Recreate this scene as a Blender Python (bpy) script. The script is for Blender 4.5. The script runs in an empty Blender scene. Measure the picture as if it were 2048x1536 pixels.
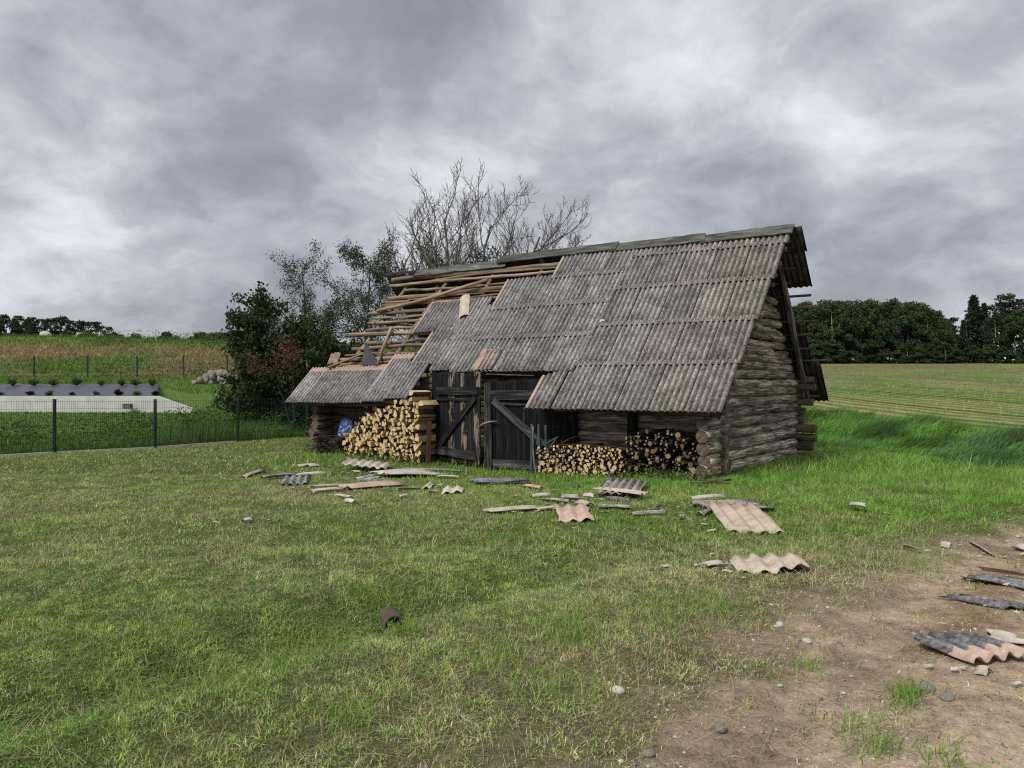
import bpy, math, random
import numpy as np
from mathutils import Vector, Matrix, Euler, Quaternion

# ------------------------------------------------------------------ camera, sky, sun, exposure
scene = bpy.context.scene
C = scene.collection
R = math.radians
random.seed(7)
rng = np.random.default_rng(7)

F, EYE = 1534.0, 1.6                      # focal length in photo pixels, eye height in metres
cam_d = bpy.data.cameras.new('camera')
cam = bpy.data.objects.new('camera', cam_d)
C.objects.link(cam)
cam.location = (0, 0, EYE)
cam.rotation_euler = (R(90), 0, 0)
cam_d.sensor_width = 36.0
cam_d.lens = 36.0 * F / 2048
cam_d.clip_end = 3000
scene.camera = cam

SUN_DIR = Vector((-0.52, -0.50, 0.80)).normalized()      # towards the sun
sun_el = math.asin(SUN_DIR.z)
sun_az = math.atan2(SUN_DIR.x, SUN_DIR.y)

world = bpy.data.worlds.new('World')
scene.world = world
world.use_nodes = True


def build_world():
    nt = world.node_tree
    nt.nodes.clear()
    N, L = nt.nodes.new, nt.links.new
    out = N('ShaderNodeOutputWorld')
    sky = N('ShaderNodeTexSky')
    sky.sky_type = 'NISHITA'
    sky.sun_disc = False
    sky.sun_elevation = sun_el
    sky.sun_rotation = sun_az
    bg1 = N('ShaderNodeBackground')
    bg1.inputs['Strength'].default_value = 0.10
    L(sky.outputs[0], bg1.inputs['Color'])
    tc = N('ShaderNodeTexCoord')
    sep = N('ShaderNodeSeparateXYZ')
    L(tc.outputs['Generated'], sep.inputs[0])

    def math_(op, a, b=None, clamp=False):
        m = N('ShaderNodeMath')
        m.operation = op
        m.use_clamp = clamp
        for i, v in enumerate((a, b)):
            if v is None:
                continue
            if isinstance(v, (int, float)):
                m.inputs[i].default_value = v
            else:
                L(v, m.inputs[i])
        return m.outputs[0]
    zz = math_('ADD', math_('MAXIMUM', sep.outputs[2], 0.0), 0.42)
    px = math_('DIVIDE', sep.outputs[0], zz)
    py = math_('DIVIDE', sep.outputs[1], zz)
    comb = N('ShaderNodeCombineXYZ')
    L(px, comb.inputs[0]); L(py, comb.inputs[1])

    # billows: the lookup is warped by a second noise so that lumps get rounded, frayed edges
    wn = N('ShaderNodeTexNoise')
    wn.inputs['Scale'].default_value = 3.0
    wn.inputs['Detail'].default_value = 4
    L(comb.outputs[0], wn.inputs['Vector'])
    wv = N('ShaderNodeVectorMath')
    wv.operation = 'SCALE'
    wv.inputs['Scale'].default_value = 0.24
    L(wn.outputs['Color'], wv.inputs[0])
    wa = N('ShaderNodeVectorMath')
    wa.operation = 'ADD'
    L(comb.outputs[0], wa.inputs[0]); L(wv.outputs[0], wa.inputs[1])
    comb = wa

    def noise(scale, detail, rough, dist, loc, sc=(1, 1, 1)):
        mp = N('ShaderNodeMapping')
        mp.inputs['Location'].default_value = loc
        mp.inputs['Scale'].default_value = sc
        L(comb.outputs[0], mp.inputs['Vector'])
        n = N('ShaderNodeTexNoise')
        n.inputs['Scale'].default_value = scale
        n.inputs['Detail'].default_value = detail
        n.inputs['Roughness'].default_value = rough
        n.inputs['Distortion'].default_value = dist
        L(mp.outputs[0], n.inputs['Vector'])
        return n.outputs['Fac']
    big = noise(1.0, 3, 0.5, 0.2, (8, 3, 0))
    mid = noise(2.6, 12, 0.56, 0.0, (14, 4.7, 1.3))
    fine = noise(7.0, 9, 0.6, 0.0, (2.2, 9.1, 4.0))
    s = math_('ADD', math_('MULTIPLY', big, 0.36), math_('MULTIPLY', mid, 0.50))
    s = math_('ADD', s, math_('MULTIPLY', fine, 0.14))
    ramp = N('ShaderNodeValToRGB')
    els = ramp.color_ramp.elements
    stops = [(0.37, (0.138, 0.144, 0.163)), (0.44, (0.180, 0.187, 0.210)), (0.505, (0.258, 0.265, 0.287)),
             (0.57, (0.375, 0.381, 0.40)), (0.66, (0.51, 0.515, 0.53))]
    els[0].position, els[0].color = stops[0][0], (*stops[0][1], 1)
    els[1].position, els[1].color = stops[-1][0], (*stops[-1][1], 1)
    for p, c in stops[1:-1]:
        e = els.new(p)
        e.color = (*c, 1)
    L(s, ramp.inputs[0])
    bg2 = N('ShaderNodeBackground')
    bg2.inputs['Strength'].default_value = 1.0
    L(ramp.outputs[0], bg2.inputs['Color'])
    mix = N('ShaderNodeMixShader')
    mix.inputs[0].default_value = 0.97          # the overcast lets a little of the clear sky through
    L(bg1.outputs[0], mix.inputs[1])
    L(bg2.outputs[0], mix.inputs[2])
    L(mix.outputs[0], out.inputs['Surface'])


build_world()
sun_d = bpy.data.lights.new('sun', 'SUN')
sun_d.energy = 1.5
sun_d.angle = R(14)
sun_d.color = (1.0, 0.965, 0.91)
sun = bpy.data.objects.new('sun', sun_d)
C.objects.link(sun)
sun.rotation_euler = SUN_DIR.to_track_quat('Z', 'Y').to_euler()
vs = scene.view_settings
vs.view_transform = 'Standard'
vs.look = 'None'
vs.exposure = 0.98
vs.gamma = 1.0
vs.use_curve_mapping = False
scene.cycles.use_denoising = False
scene.cycles.filter_width = 1.15
scene.cycles.max_bounces = 6
scene.cycles.diffuse_bounces = 3
scene.cycles.glossy_bounces = 2
scene.cycles.transmission_bounces = 2
scene.cycles.transparent_max_bounces = 4


# ------------------------------------------------------------------ helpers
def smooth(a, b, x):
    t = np.clip((np.asarray(x, float) - a) / (b - a), 0, 1)
    return t * t * (3 - 2 * t)


_perm = np.random.default_rng(3).random((64, 64))


def vnoise(x, y):
    x = np.asarray(x, float); y = np.asarray(y, float)
    xi = np.floor(x).astype(int); yi = np.floor(y).astype(int)
    fx = x - xi; fy = y - yi
    fx = fx * fx * (3 - 2 * fx); fy = fy * fy * (3 - 2 * fy)
    g = lambda a, b: _perm[a % 64, b % 64]
    return (g(xi, yi) * (1 - fx) + g(xi + 1, yi) * fx) * (1 - fy) + (g(xi, yi + 1) * (1 - fx) + g(xi + 1, yi + 1) * fx) * fy


def fbm(x, y, o=4):
    s = 0; a = 0.5; n = 0
    for k in range(o):
        s = s + a * vnoise(x * 2 ** k + 13.7 * k, y * 2 ** k + 5.1 * k)
        n += a; a *= 0.5
    return s / n


def new_mesh(name, V, T):
    """mesh from an (n,3) vertex array and faces: list of tuples, or int array (m,3|4)"""
    me = bpy.data.meshes.new(name)
    if isinstance(T, np.ndarray):
        V = np.asarray(V, np.float32); m, k = T.shape
        me.vertices.add(len(V)); me.vertices.foreach_set('co', V.ravel())
        me.loops.add(m * k); me.loops.foreach_set('vertex_index', T.astype(np.int32).ravel())
        me.polygons.add(m)
        me.polygons.foreach_set('loop_start', np.arange(0, m * k, k, dtype=np.int32))
        me.polygons.foreach_set('loop_total', np.full(m, k, np.int32))
        me.update(calc_edges=True)
    else:
        me.from_pydata([tuple(map(float, v)) for v in V], [], [tuple(map(int, f)) for f in T])
        me.update()
    return me


def set_col(me, name, col):
    at = me.attributes.new(name, 'FLOAT_COLOR', 'POINT')
    c = np.ones((len(col), 4), np.float32); c[:, :3] = col
    at.data.foreach_set('color', c.ravel())


def obj(name, me, mat=None, parent=None, loc=(0, 0, 0), rot=None, shade=False):
    o = bpy.data.objects.new(name, me)
    C.objects.link(o)
    if me is not None and mat is not None and len(me.materials) == 0:
        for m in (mat if isinstance(mat, (list, tuple)) else [mat]):
            me.materials.append(m)
    if parent is not None:
        o.parent = parent
    o.location = loc
    if rot is not None:
        if isinstance(rot, Quaternion):
            o.rotation_mode = 'QUATERNION'; o.rotation_quaternion = rot
        else:
            o.rotation_euler = rot
    if shade and me is not None:
        me.polygons.foreach_set('use_smooth', np.ones(len(me.polygons), bool))
    return o


def tag(o, label=None, cat=None, group=None, kind=None):
    if label: o['label'] = label
    if cat: o['category'] = cat
    if group: o['group'] = group
    if kind: o['kind'] = kind
    return o


def empty(name, loc=(0, 0, 0), rot=(0, 0, 0), parent=None):
    o = bpy.data.objects.new(name, None)
    C.objects.link(o)
    o.location = loc; o.rotation_euler = rot
    o.empty_display_size = 0.2
    if parent is not None: o.parent = parent
    return o


# ------------------------------------------------------------------ materials
class Mat:
    def __init__(s, name):
        s.m = bpy.data.materials.new(name); s.m.use_nodes = True
        s.nt = s.m.node_tree; s.nt.nodes.clear()
        s.out = s.nt.nodes.new('ShaderNodeOutputMaterial')

    def n(s, t, **kw):
        nd = s.nt.nodes.new('ShaderNode' + t)
        for k, v in kw.items():
            if k.startswith('_'):
                setattr(nd, k[1:], v); continue
            s.put(nd.inputs[k.replace('__', ' ')], v)
        return nd

    def put(s, sock, v):
        if hasattr(v, 'links') or isinstance(v, bpy.types.NodeSocket): s.nt.links.new(v, sock)
        elif isinstance(v, (tuple, list)) and sock.type == 'RGBA': sock.default_value = (*v[:3], 1)
        else: sock.default_value = v

    def coord(s, which='Object', scale=(1, 1, 1), loc=(0, 0, 0)):
        tc = s.n('TexCoord')
        mp = s.n('Mapping', Vector=tc.outputs[which], Scale=scale, Location=loc)
        return mp.outputs[0]

    def noise(s, vec, scale, detail=4, rough=.55, dist=0):
        return s.n('TexNoise', Vector=vec, Scale=scale, Detail=detail, Roughness=rough, Distortion=dist).outputs['Fac']

    def ramp(s, fac, stops, interp='LINEAR'):
        r = s.n('ValToRGB'); s.put(r.inputs[0], fac)
        e = r.color_ramp.elements; r.color_ramp.interpolation = interp
        def col(c): return (c, c, c, 1) if isinstance(c, (int, float)) else (*c, 1)
        e[0].position, e[0].color = stops[0][0], col(stops[0][1])
        e[1].position, e[1].color = stops[-1][0], col(stops[-1][1])
        for p, c in stops[1:-1]:
            x = e.new(p); x.color = col(c)
        return r.outputs[0]

    def mix(s, fac, a, b, blend='MIX'):
        m = s.n('Mix', _data_type='RGBA', _blend_type=blend)
        s.put(m.inputs[0], fac); s.put(m.inputs[6], a); s.put(m.inputs[7], b)
        return m.outputs[2]

    def math(s, op, a, b=0.0, clamp=False):
        m = s.n('Math', _operation=op, _use_clamp=clamp)
        s.put(m.inputs[0], a); s.put(m.inputs[1], b)
        return m.outputs[0]

    def objrand(s):
        return s.n('ObjectInfo').outputs['Random']

    def objcol(s):
        return s.n('ObjectInfo').outputs['Color']

    def bump(s, h, strength=.5, dist=.01):
        return s.n('Bump', Height=h, Strength=strength, Distance=dist).outputs[0]

    def done(s, color, rough=.85, normal=None, spec=.25):
        b = s.n('BsdfPrincipled'); s.put(b.inputs['Base Color'], color); s.put(b.inputs['Roughness'], rough)
        b.inputs['Specular IOR Level'].default_value = spec
        if normal is not None: s.put(b.inputs['Normal'], normal)
        s.nt.links.new(b.outputs[0], s.out.inputs[0])
        return s.m

    def leafy(s, color, trans=.3, rough=.6):
        d = s.n('BsdfPrincipled'); s.put(d.inputs['Base Color'], color); d.inputs['Roughness'].default_value = rough
        d.inputs['Specular IOR Level'].default_value = .2
        t = s.n('BsdfTranslucent'); s.put(t.inputs[0], color)
        m = s.n('MixShader'); m.inputs[0].default_value = trans
        s.nt.links.new(d.outputs[0], m.inputs[1]); s.nt.links.new(t.outputs[0], m.inputs[2])
        s.nt.links.new(m.outputs[0], s.out.inputs[0])
        return s.m


def wood(name, stops, along=1.6, across=26, warm=None, bumpd=.012, tint=True):
    """weathered timber with grain along local X"""
    M = Mat(name)
    r = M.n('VectorMath', _operation='ADD')
    tc = M.n('TexCoord'); M.put(r.inputs[0], tc.outputs['Object'])
    oi = M.n('ObjectInfo'); k = M.math('MULTIPLY', oi.outputs['Random'], 37.0); M.put(r.inputs[1], k)
    v = M.n('Mapping', Vector=r.outputs[0], Scale=(along, across, across)).outputs[0]
    v2 = M.n('Mapping', Vector=r.outputs[0], Scale=(along * .8, across * .25, across * .25)).outputs[0]
    g = M.noise(v, 1.0, 7, .65, .4)
    b = M.noise(v2, 1.0, 5, .6, .8)
    f = M.math('ADD', M.math('MULTIPLY', g, .55), M.math('MULTIPLY', b, .45))
    c = M.ramp(f, stops)
    if warm:
        w = M.noise(M.n('Mapping', Vector=r.outputs[0], Scale=(1.2, 4, 4)).outputs[0], 1.0, 4, .6)
        c = M.mix(M.ramp(w, [(.60, 0.0), (.72, .6)]), c, warm)
    if tint: c = M.mix(1.0, c, M.objcol(), 'MULTIPLY')
    return M.done(c, .9, M.bump(f, .9, bumpd), .15)


def plain(name, col, rough=.8, var=.25, scale=8, spec=.25, bumpd=0.0):
    M = Mat(name)
    n = M.noise(M.coord('Object'), scale, 5, .6)
    c = M.mix(1.0, col, M.ramp(n, [(.3, 1 - var), (.7, 1 + var)]), 'MULTIPLY')
    return M.done(c, rough, M.bump(n, .6, bumpd) if bumpd else None, spec)


def sheet_mat(name, fresh_left=0., fresh_top=0., fresh_right=0.):
    """weathered asbestos cement: lichen mottling, darker wave valleys; fresh strips where a lap covered it"""
    M = Mat(name)
    tc = M.n('TexCoord'); oi = M.n('ObjectInfo')
    off = M.n('VectorMath', _operation='ADD'); M.put(off.inputs[0], tc.outputs['Object'])
    M.put(off.inputs[1], M.math('MULTIPLY', oi.outputs['Random'], 51.0))
    P = off.outputs[0]
    n1 = M.noise(P, 3.0, 6, .65)
    n2 = M.noise(M.n('Mapping', Vector=P, Scale=(22, 22, 22)).outputs[0], 1.0, 6, .75)
    n3 = M.noise(M.n('Mapping', Vector=P, Scale=(60, 9, 60)).outputs[0], 1.0, 4, .6)
    f = M.math('ADD', M.math('MULTIPLY', n1, .3), M.math('ADD', M.math('MULTIPLY', n2, .45), M.math('MULTIPLY', n3, .25)))
    c = M.ramp(f, [(.38, (.05, .05, .05)), (.45, (.125, .122, .118)), (.505, (.205, .199, .19)), (.56, (.295, .286, .27)), (.64, (.46, .447, .424))])
    sep = M.n('SeparateXYZ'); M.put(sep.inputs[0], tc.outputs['Object'])
    # darker in the valleys of the waves, paler on the crests
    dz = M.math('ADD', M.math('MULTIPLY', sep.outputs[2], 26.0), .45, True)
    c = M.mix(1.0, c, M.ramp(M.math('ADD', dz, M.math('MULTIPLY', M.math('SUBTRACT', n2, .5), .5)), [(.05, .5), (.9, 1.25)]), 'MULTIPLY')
    c = M.mix(1.0, c, oi.outputs['Color'], 'MULTIPLY')
    spot = M.ramp(M.noise(P, 34, 3, .6), [(.66, 0.0), (.72, 1.0)])
    c = M.mix(M.math('MULTIPLY', spot, .75), c, (.03, .03, .028))
    # shadow of the sheet joints painted as dark strips along the side laps
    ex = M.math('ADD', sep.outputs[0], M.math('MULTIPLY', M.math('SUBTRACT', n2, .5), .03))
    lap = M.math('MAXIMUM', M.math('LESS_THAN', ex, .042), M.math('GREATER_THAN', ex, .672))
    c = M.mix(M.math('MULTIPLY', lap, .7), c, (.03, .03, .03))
    wob = M.math('MULTIPLY', M.math('SUBTRACT', n2, .5), .06)
    fc = M.ramp(n2, [(.3, (.36, .235, .165)), (.5, (.52, .37, .29)), (.7, (.62, .49, .41))])

    def strip(axis, lim, less):
        v = M.math('ADD', sep.outputs[axis], wob)
        return M.math('LESS_THAN' if less else 'GREATER_THAN', v, lim)
    for ax, lim, less in ((0, fresh_left, True), (1, 1.19 - fresh_top, False), (0, .69 - fresh_right, False)):
        if (less and lim > 0) or (not less and ((ax == 1 and fresh_top > 0) or (ax == 0 and fresh_right > 0))):
            m = strip(ax, lim, less)
            c = M.mix(M.math('MULTIPLY', m, .85), c, fc)
    return M.done(c, .92, M.bump(M.math('ADD', f, M.math('MULTIPLY', spot, -.2)), .8, .006), .12)


MT = {}
MT['log'] = wood('weathered_log', [(.36, (.010, .009, .008)), (.44, (.05, .045, .039)), (.51, (.125, .115, .10)), (.60, (.31, .295, .265))], 1.5, 34, (.20, .12, .055), .022)
MT['log_end'] = plain('log_end_grain', (.125, .10, .075), .9, .6, 14, .1, .012)
MT['hewn'] = wood('hewn_log_brown', [(.34, (.03, .022, .015)), (.46, (.13, .092, .06)), (.56, (.25, .19, .13)), (.66, (.36, .30, .22))], 1.5, 24, None, .012)
MT['pole'] = wood('peeled_pole', [(.32, (.06, .043, .03)), (.45, (.195, .145, .10)), (.55, (.33, .262, .19)), (.66, (.48, .40, .31))], 1.2, 22, None, .008)
MT['dark_pole'] = wood('dark_old_timber', [(.32, (.02, .016, .012)), (.46, (.07, .054, .04)), (.56, (.13, .104, .08)), (.68, (.22, .19, .155))], 1.4, 24, None, .008)
MT['ridge'] = wood('mossy_ridge_board', [(.33, (.022, .023, .021)), (.45, (.065, .068, .062)), (.55, (.125, .13, .118)), (.66, (.25, .25, .235))], 1.6, 16, (.085, .095, .06), .008)
MT['black'] = wood('tarred_black_board', [(.35, (.004, .004, .0045)), (.5, (.010, .010, .0115)), (.60, (.026, .026, .028)), (.72, (.11, .108, .105))], 1.2, 34, None, .006)
MT['batten'] = wood('worn_black_batten', [(.35, (.006, .006, .0065)), (.50, (.02, .02, .021)), (.58, (.075, .075, .076)), (.70, (.21, .205, .20))], 1.2, 34, None, .006)
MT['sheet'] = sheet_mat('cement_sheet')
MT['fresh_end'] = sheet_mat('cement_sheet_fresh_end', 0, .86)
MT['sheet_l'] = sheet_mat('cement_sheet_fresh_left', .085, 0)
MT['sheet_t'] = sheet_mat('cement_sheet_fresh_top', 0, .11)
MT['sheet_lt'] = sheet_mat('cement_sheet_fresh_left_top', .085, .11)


def peel_mat():
    M = Mat('peeling_black_board')
    tc = M.n('TexCoord'); oi = M.n('ObjectInfo')
    off = M.n('VectorMath', _operation='ADD'); M.put(off.inputs[0], tc.outputs['Object'])
    M.put(off.inputs[1], M.math('MULTIPLY', oi.outputs['Random'], 23.0))
    g = M.noise(M.n('Mapping', Vector=off.outputs[0], Scale=(1.5, 40, 40)).outputs[0], 1, 6, .6)
    bare = M.ramp(g, [(.35, (.07, .05, .033)), (.5, (.19, .15, .105)), (.65, (.34, .28, .205))])
    p = M.noise(M.n('Mapping', Vector=off.outputs[0], Scale=(2.2, 9, 9)).outputs[0], 1, 7, .7, .4)
    c = M.mix(M.ramp(p, [(.465, 0.0), (.50, 1.0)]), bare, (.012, .012, .013))
    return M.done(c, .8, M.bump(p, .6, .004), .2)


MT['peel'] = peel_mat()


def debris_mat(name, lo, mid, hi):
    M = Mat(name)
    P = M.coord('Object')
    oi = M.n('ObjectInfo')
    n1 = M.noise(P, 5, 6, .6); n2 = M.noise(P, 45, 4, .7)
    f = M.math('ADD', M.math('MULTIPLY', n1, .65), M.math('MULTIPLY', n2, .35))
    c = M.ramp(f, [(.34, lo), (.5, mid), (.66, hi)])
    c = M.mix(1.0, c, oi.outputs['Color'], 'MULTIPLY')
    return M.done(c, .9, M.bump(n2, .5, .003), .15)


MT['pale'] = debris_mat('cement_sheet_underside', (.30, .25, .20), (.50, .45, .385), (.64, .60, .535))
MT['grey'] = debris_mat('cement_sheet_weathered', (.05, .05, .052), (.17, .168, .165), (.36, .35, .335))
MT['pink'] = debris_mat('cement_sheet_pinkish', (.30, .21, .16), (.47, .36, .29), (.60, .50, .43))

MT['stone'] = plain('granite_boulder', (.23, .205, .18), .9, .45, 4, .2, .02)
MT['concrete'] = plain('cast_concrete', (.62, .62, .58), .9, .12, 3, .2, .003)
MT['old_concrete'] = plain('old_concrete_pipe', (.095, .08, .058), .95, .35, 14, .1, .01)
MT['fence'] = plain('green_coated_steel', (.012, .035, .024), .5, .1, 10, .35)
MT['fabric'] = plain('black_weed_fabric', (.075, .08, .10), .55, .25, 5, .4, .01)
MT['blue_paint'] = wood('faded_blue_paint', [(.35, (.02, .032, .036)), (.5, (.042, .075, .082)), (.65, (.11, .14, .145))], 2, 30, None, .003)
MT['tarp'] = plain('dark_roofing_felt', (.05, .055, .065), .7, .3, 6, .3, .01)


# ------------------------------------------------------------------ terrain
# barn frame: s along the front (to the right), t into the depth
ER = np.array([.8188, -.5741]); A2 = np.array([.5741, .8188]); BO = np.array([3.66, 13.34])
BARN_ROT = math.atan2(ER[1], ER[0])


def st(x, y):
    dx = np.asarray(x, float) - BO[0]; dy = np.asarray(y, float) - BO[1]
    return dx * ER[0] + dy * ER[1], dx * A2[0] + dy * A2[1]


def to_world(s, t):
    return BO[0] + s * ER[0] + t * A2[0], BO[1] + s * ER[1] + t * A2[1]


TRK_Y = [-40, 0, 2.5, 3.2, 4.2, 6.0, 7.6, 10.1, 13, 20, 60]
TRK_X = [-30, -2.6, -.75, .0, .72, 2.2, 3.75, 6.8, 11, 22, 90]


def track_d(x, y):
    """metres into the dirt track (positive) or the grass (negative)"""
    return (np.asarray(x, float) - np.interp(y, TRK_Y, TRK_X)) * .75


def fence_w(x, y):
    return (np.asarray(x, float) + 11.7) * -.803 + (np.asarray(y, float) - 17.5) * .596


def strip_w(x, y):
    return np.asarray(x, float) * .968 + np.asarray(y, float) * .25


def ditch_d(x, y):
    """distance from the swale line in the foreground lawn"""
    x0, y0, x1, y1 = -2.9, 3.55, 1.4, 7.6
    dx, dy = x1 - x0, y1 - y0
    L = math.hypot(dx, dy)
    return ((np.asarray(x, float) - x0) * dy - (np.asarray(y, float) - y0) * dx) / L, ((np.asarray(x, float) - x0) * dx + (np.asarray(y, float) - y0) * dy) / L


def height(x, y):
    x = np.asarray(x, float); y = np.asarray(y, float)
    s, t = st(x, y)
    h = np.zeros_like(x)
    # in front of the doors the ground dips
    h = h - .16 * np.exp(-((s + 4.6) / 3.6) ** 2) * np.exp(-((t + .6) / 3.0) ** 2)
    h = h - .07 * smooth(-8, -11, s) * smooth(-6, -1, t)
    # swale with the pipe stub
    d, al = ditch_d(x, y)
    h = h - .13 * np.exp(-(d / .42) ** 2) * smooth(-.5, .5, al) * smooth(6.3, 4.6, al)
    # dirt track, a little lower, with wheel ruts
    td = track_d(x, y)
    h = h - .05 * smooth(-.3, .6, td) + .042 * np.sin(td * 5.2 + 1.2 * vnoise(x * .7, y * .7)) * smooth(.1, .7, td)
    h = h + .022 * (fbm(x * 7, y * 7, 2) - .5) * smooth(-.2, .5, td)
    # right: rough strip in a ditch, then the field rising to the wood
    w = strip_w(x, y)
    h = h - .55 * np.exp(-((w - 16.6) / 3.0) ** 2) * smooth(9, 14, y)
    h = h + smooth(20, 34, w) * np.maximum(0, .0455 * (np.minimum(y, 175) - 24)) * smooth(-10, 18, x)
    # left: behind the mesh fence a ditch, a meadow that climbs, then the embankment
    fw = fence_w(x, y)
    lf = smooth(6, -4, x)
    prof = np.interp(y, [0, 20, 24, 28, 32, 36, 41, 45, 49, 54, 57, 70, 120, 400], [0, -.02, .0, .22, .55, 1.2, 1.72, 2.1, 3.3, 5.0, 5.15, 5.0, 4.6, 4.0])
    crest = 1 - .10 * smooth(-34, -12, x) * smooth(46, 54, y)
    h = h + lf * prof * crest * smooth(-1, 2, fw) - .45 * lf * np.exp(-((fw - 2.3) / 1.5) ** 2) * smooth(4, -3, x)
    # soil banked up behind the retaining wall
    bed = np.interp(y, [31.9, 32.4, 35.4, 36.5], [0.0, 1.0, 1.50, 1.2]) * smooth(-13.3 - .45 * (y - 32), -14.7 - .45 * (y - 32), x) * smooth(-45, -35, x)
    h = np.where((y > 31.8) & (y < 37), np.maximum(h, bed), h)
    # behind the barn and far off the land levels out
    mid = smooth(24, 60, y) * smooth(-6, 4, x) * (1 - smooth(20, 34, w)) * 2.0
    h = h + mid
    h = h + .05 * (fbm(x * .35, y * .35, 3) - .5) + .02 * (fbm(x * 1.6, y * 1.6, 3) - .5)
    return h


def at(u, v, extra=0.0):
    """ground point under a photo pixel (ray marched on the terrain)"""
    dx, dz = (u - 1024) / F, (768 - v) / F
    y = _AT_Y
    hit = EYE + dz * y <= height(dx * y, y) + extra
    y = float(y[np.argmax(hit)]) if hit.any() else 400.0
    return Vector((dx * y, y, float(height(dx * y, y))))


_AT_Y = np.concatenate([np.arange(2, 40, .015), np.arange(40, 400, .2)])


def gz(x, y): return float(height(x, y))


def axis(parts):
    out = [parts[0][0]]
    for a, b, step in parts:
        n = max(1, int(round((b - a) / step)))
        out += list(a + (b - a) * (np.arange(1, n + 1) / n))
    return np.array(out)


gx = axis([(-700, -120, 60), (-120, -40, 6), (-40, -15, 1.0), (-15, -7, .3), (-7, 8, .1), (8, 18, .35), (18, 40, 1.2), (40, 130, 6), (130, 700, 60)])
gy = axis([(-60, -4, 5), (-4, 2, .5), (2, 12, .09), (12, 24, .22), (24, 60, .6), (60, 180, 4), (180, 1200, 90)])
GX, GY = np.meshgrid(gx, gy, indexing='ij')
GZ = height(GX, GY)

# what the soil itself looks like, zone by zone
nA = fbm(GX * .55 + 3, GY * .55, 4); nB = fbm(GX * 2.3, GY * 2.3 + 8, 4); nC = fbm(GX * .12 + 9, GY * .12 + 2, 3)
lawn_c = np.stack([.052 + .06 * nB, .068 + .06 * nB, .020 + .02 * nB], -1)
dirt_c = np.stack([.375 + .12 * nB, .290 + .09 * nB, .206 + .06 * nB], -1)
hum = smooth(.5, .62, nB)[..., None] * smooth(2.2, .6, track_d(GX, GY))[..., None]
dirt_c = dirt_c * (1 - .38 * hum)
rust = np.exp(-((track_d(GX, GY) - 1.15 + .3 * (nA - .5)) / .22) ** 2)[..., None] * smooth(4.2, 5.0, GY)[..., None] * smooth(8, 6.5, GY)[..., None]
dirt_c = dirt_c * (1 - .6 * rust) + np.array([.17, .09, .04]) * .6 * rust
tdm = smooth(-.15, .75, track_d(GX, GY) + 1.3 * (nB - .5) + .5 * (nA - .5))[..., None]
fr = (smooth(-2.0, -.2, track_d(GX, GY) + 1.2 * (nA - .5)) * smooth(8.5, 5.5, GY))[..., None]
lawn_c = lawn_c * (1 - .8 * fr) + np.array([.16, .125, .08]) * .8 * fr
col = lawn_c * (1 - tdm) + dirt_c * tdm
W = strip_w(GX, GY)
rowd = GX * .968 + GY * .10
band = fbm(rowd * .55 + 1.5 * nC, GY * .06 + GX * .02, 4)
field_c = np.stack([.135 + 0 * band, .205 + 0 * band, .055 + 0 * band], -1)
brown = smooth(38, 62, GY)[..., None] * smooth(.46, .56, fbm(GX * .09 + 40, GY * .035 + 3, 4) * .55 + band * .45)[..., None]
straw = smooth(.48, .62, fbm(GX * .3 + 2, GY * .08, 3))[..., None]
field_c = field_c * (1 - .45 * straw) + np.array([.30, .26, .14]) * .45 * straw
field_c = field_c * (1 - brown * .85) + np.array([.20, .145, .10]) * brown * .85
edge_st = (smooth(21.4, 22.1, W) * smooth(23.3, 22.6, W))[..., None]
field_c = field_c * (1 - .8 * edge_st) + np.array([.36, .29, .17]) * .8 * edge_st
fm = (smooth(21.4, 22.4, W) * smooth(10, 14, GY) * smooth(3, 6, GX))[..., None]
col = col * (1 - fm) + field_c * fm
sm = (smooth(12.4, 13.2, W) * (1 - smooth(21.4, 22.4, W)) * smooth(11, 15, GY) * smooth(2, 5, GX))[..., None]
col = col * (1 - sm) + np.array([.045, .085, .02]) * sm
FWG = fence_w(GX, GY)
mm = (smooth(.2, .8, FWG) * smooth(3, -1, GX))[..., None]
mead = np.stack([.085 + .04 * nA, .145 + .05 * nA, .032 + .01 * nA], -1)
eb = (smooth(44.4, 46.0, GY + 1.5 * (nC - .5)) * (1 - smooth(51.2, 53.5, GY + 3 * (nA - .5))))[..., None]
dry = smooth(.30, .46, fbm(GX * .16, GY * .4, 4))[..., None] * eb
mead = mead * (1 - dry * .85) + np.array([.22, .165, .085]) * dry * .85
col = col * (1 - mm) + mead * mm


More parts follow.
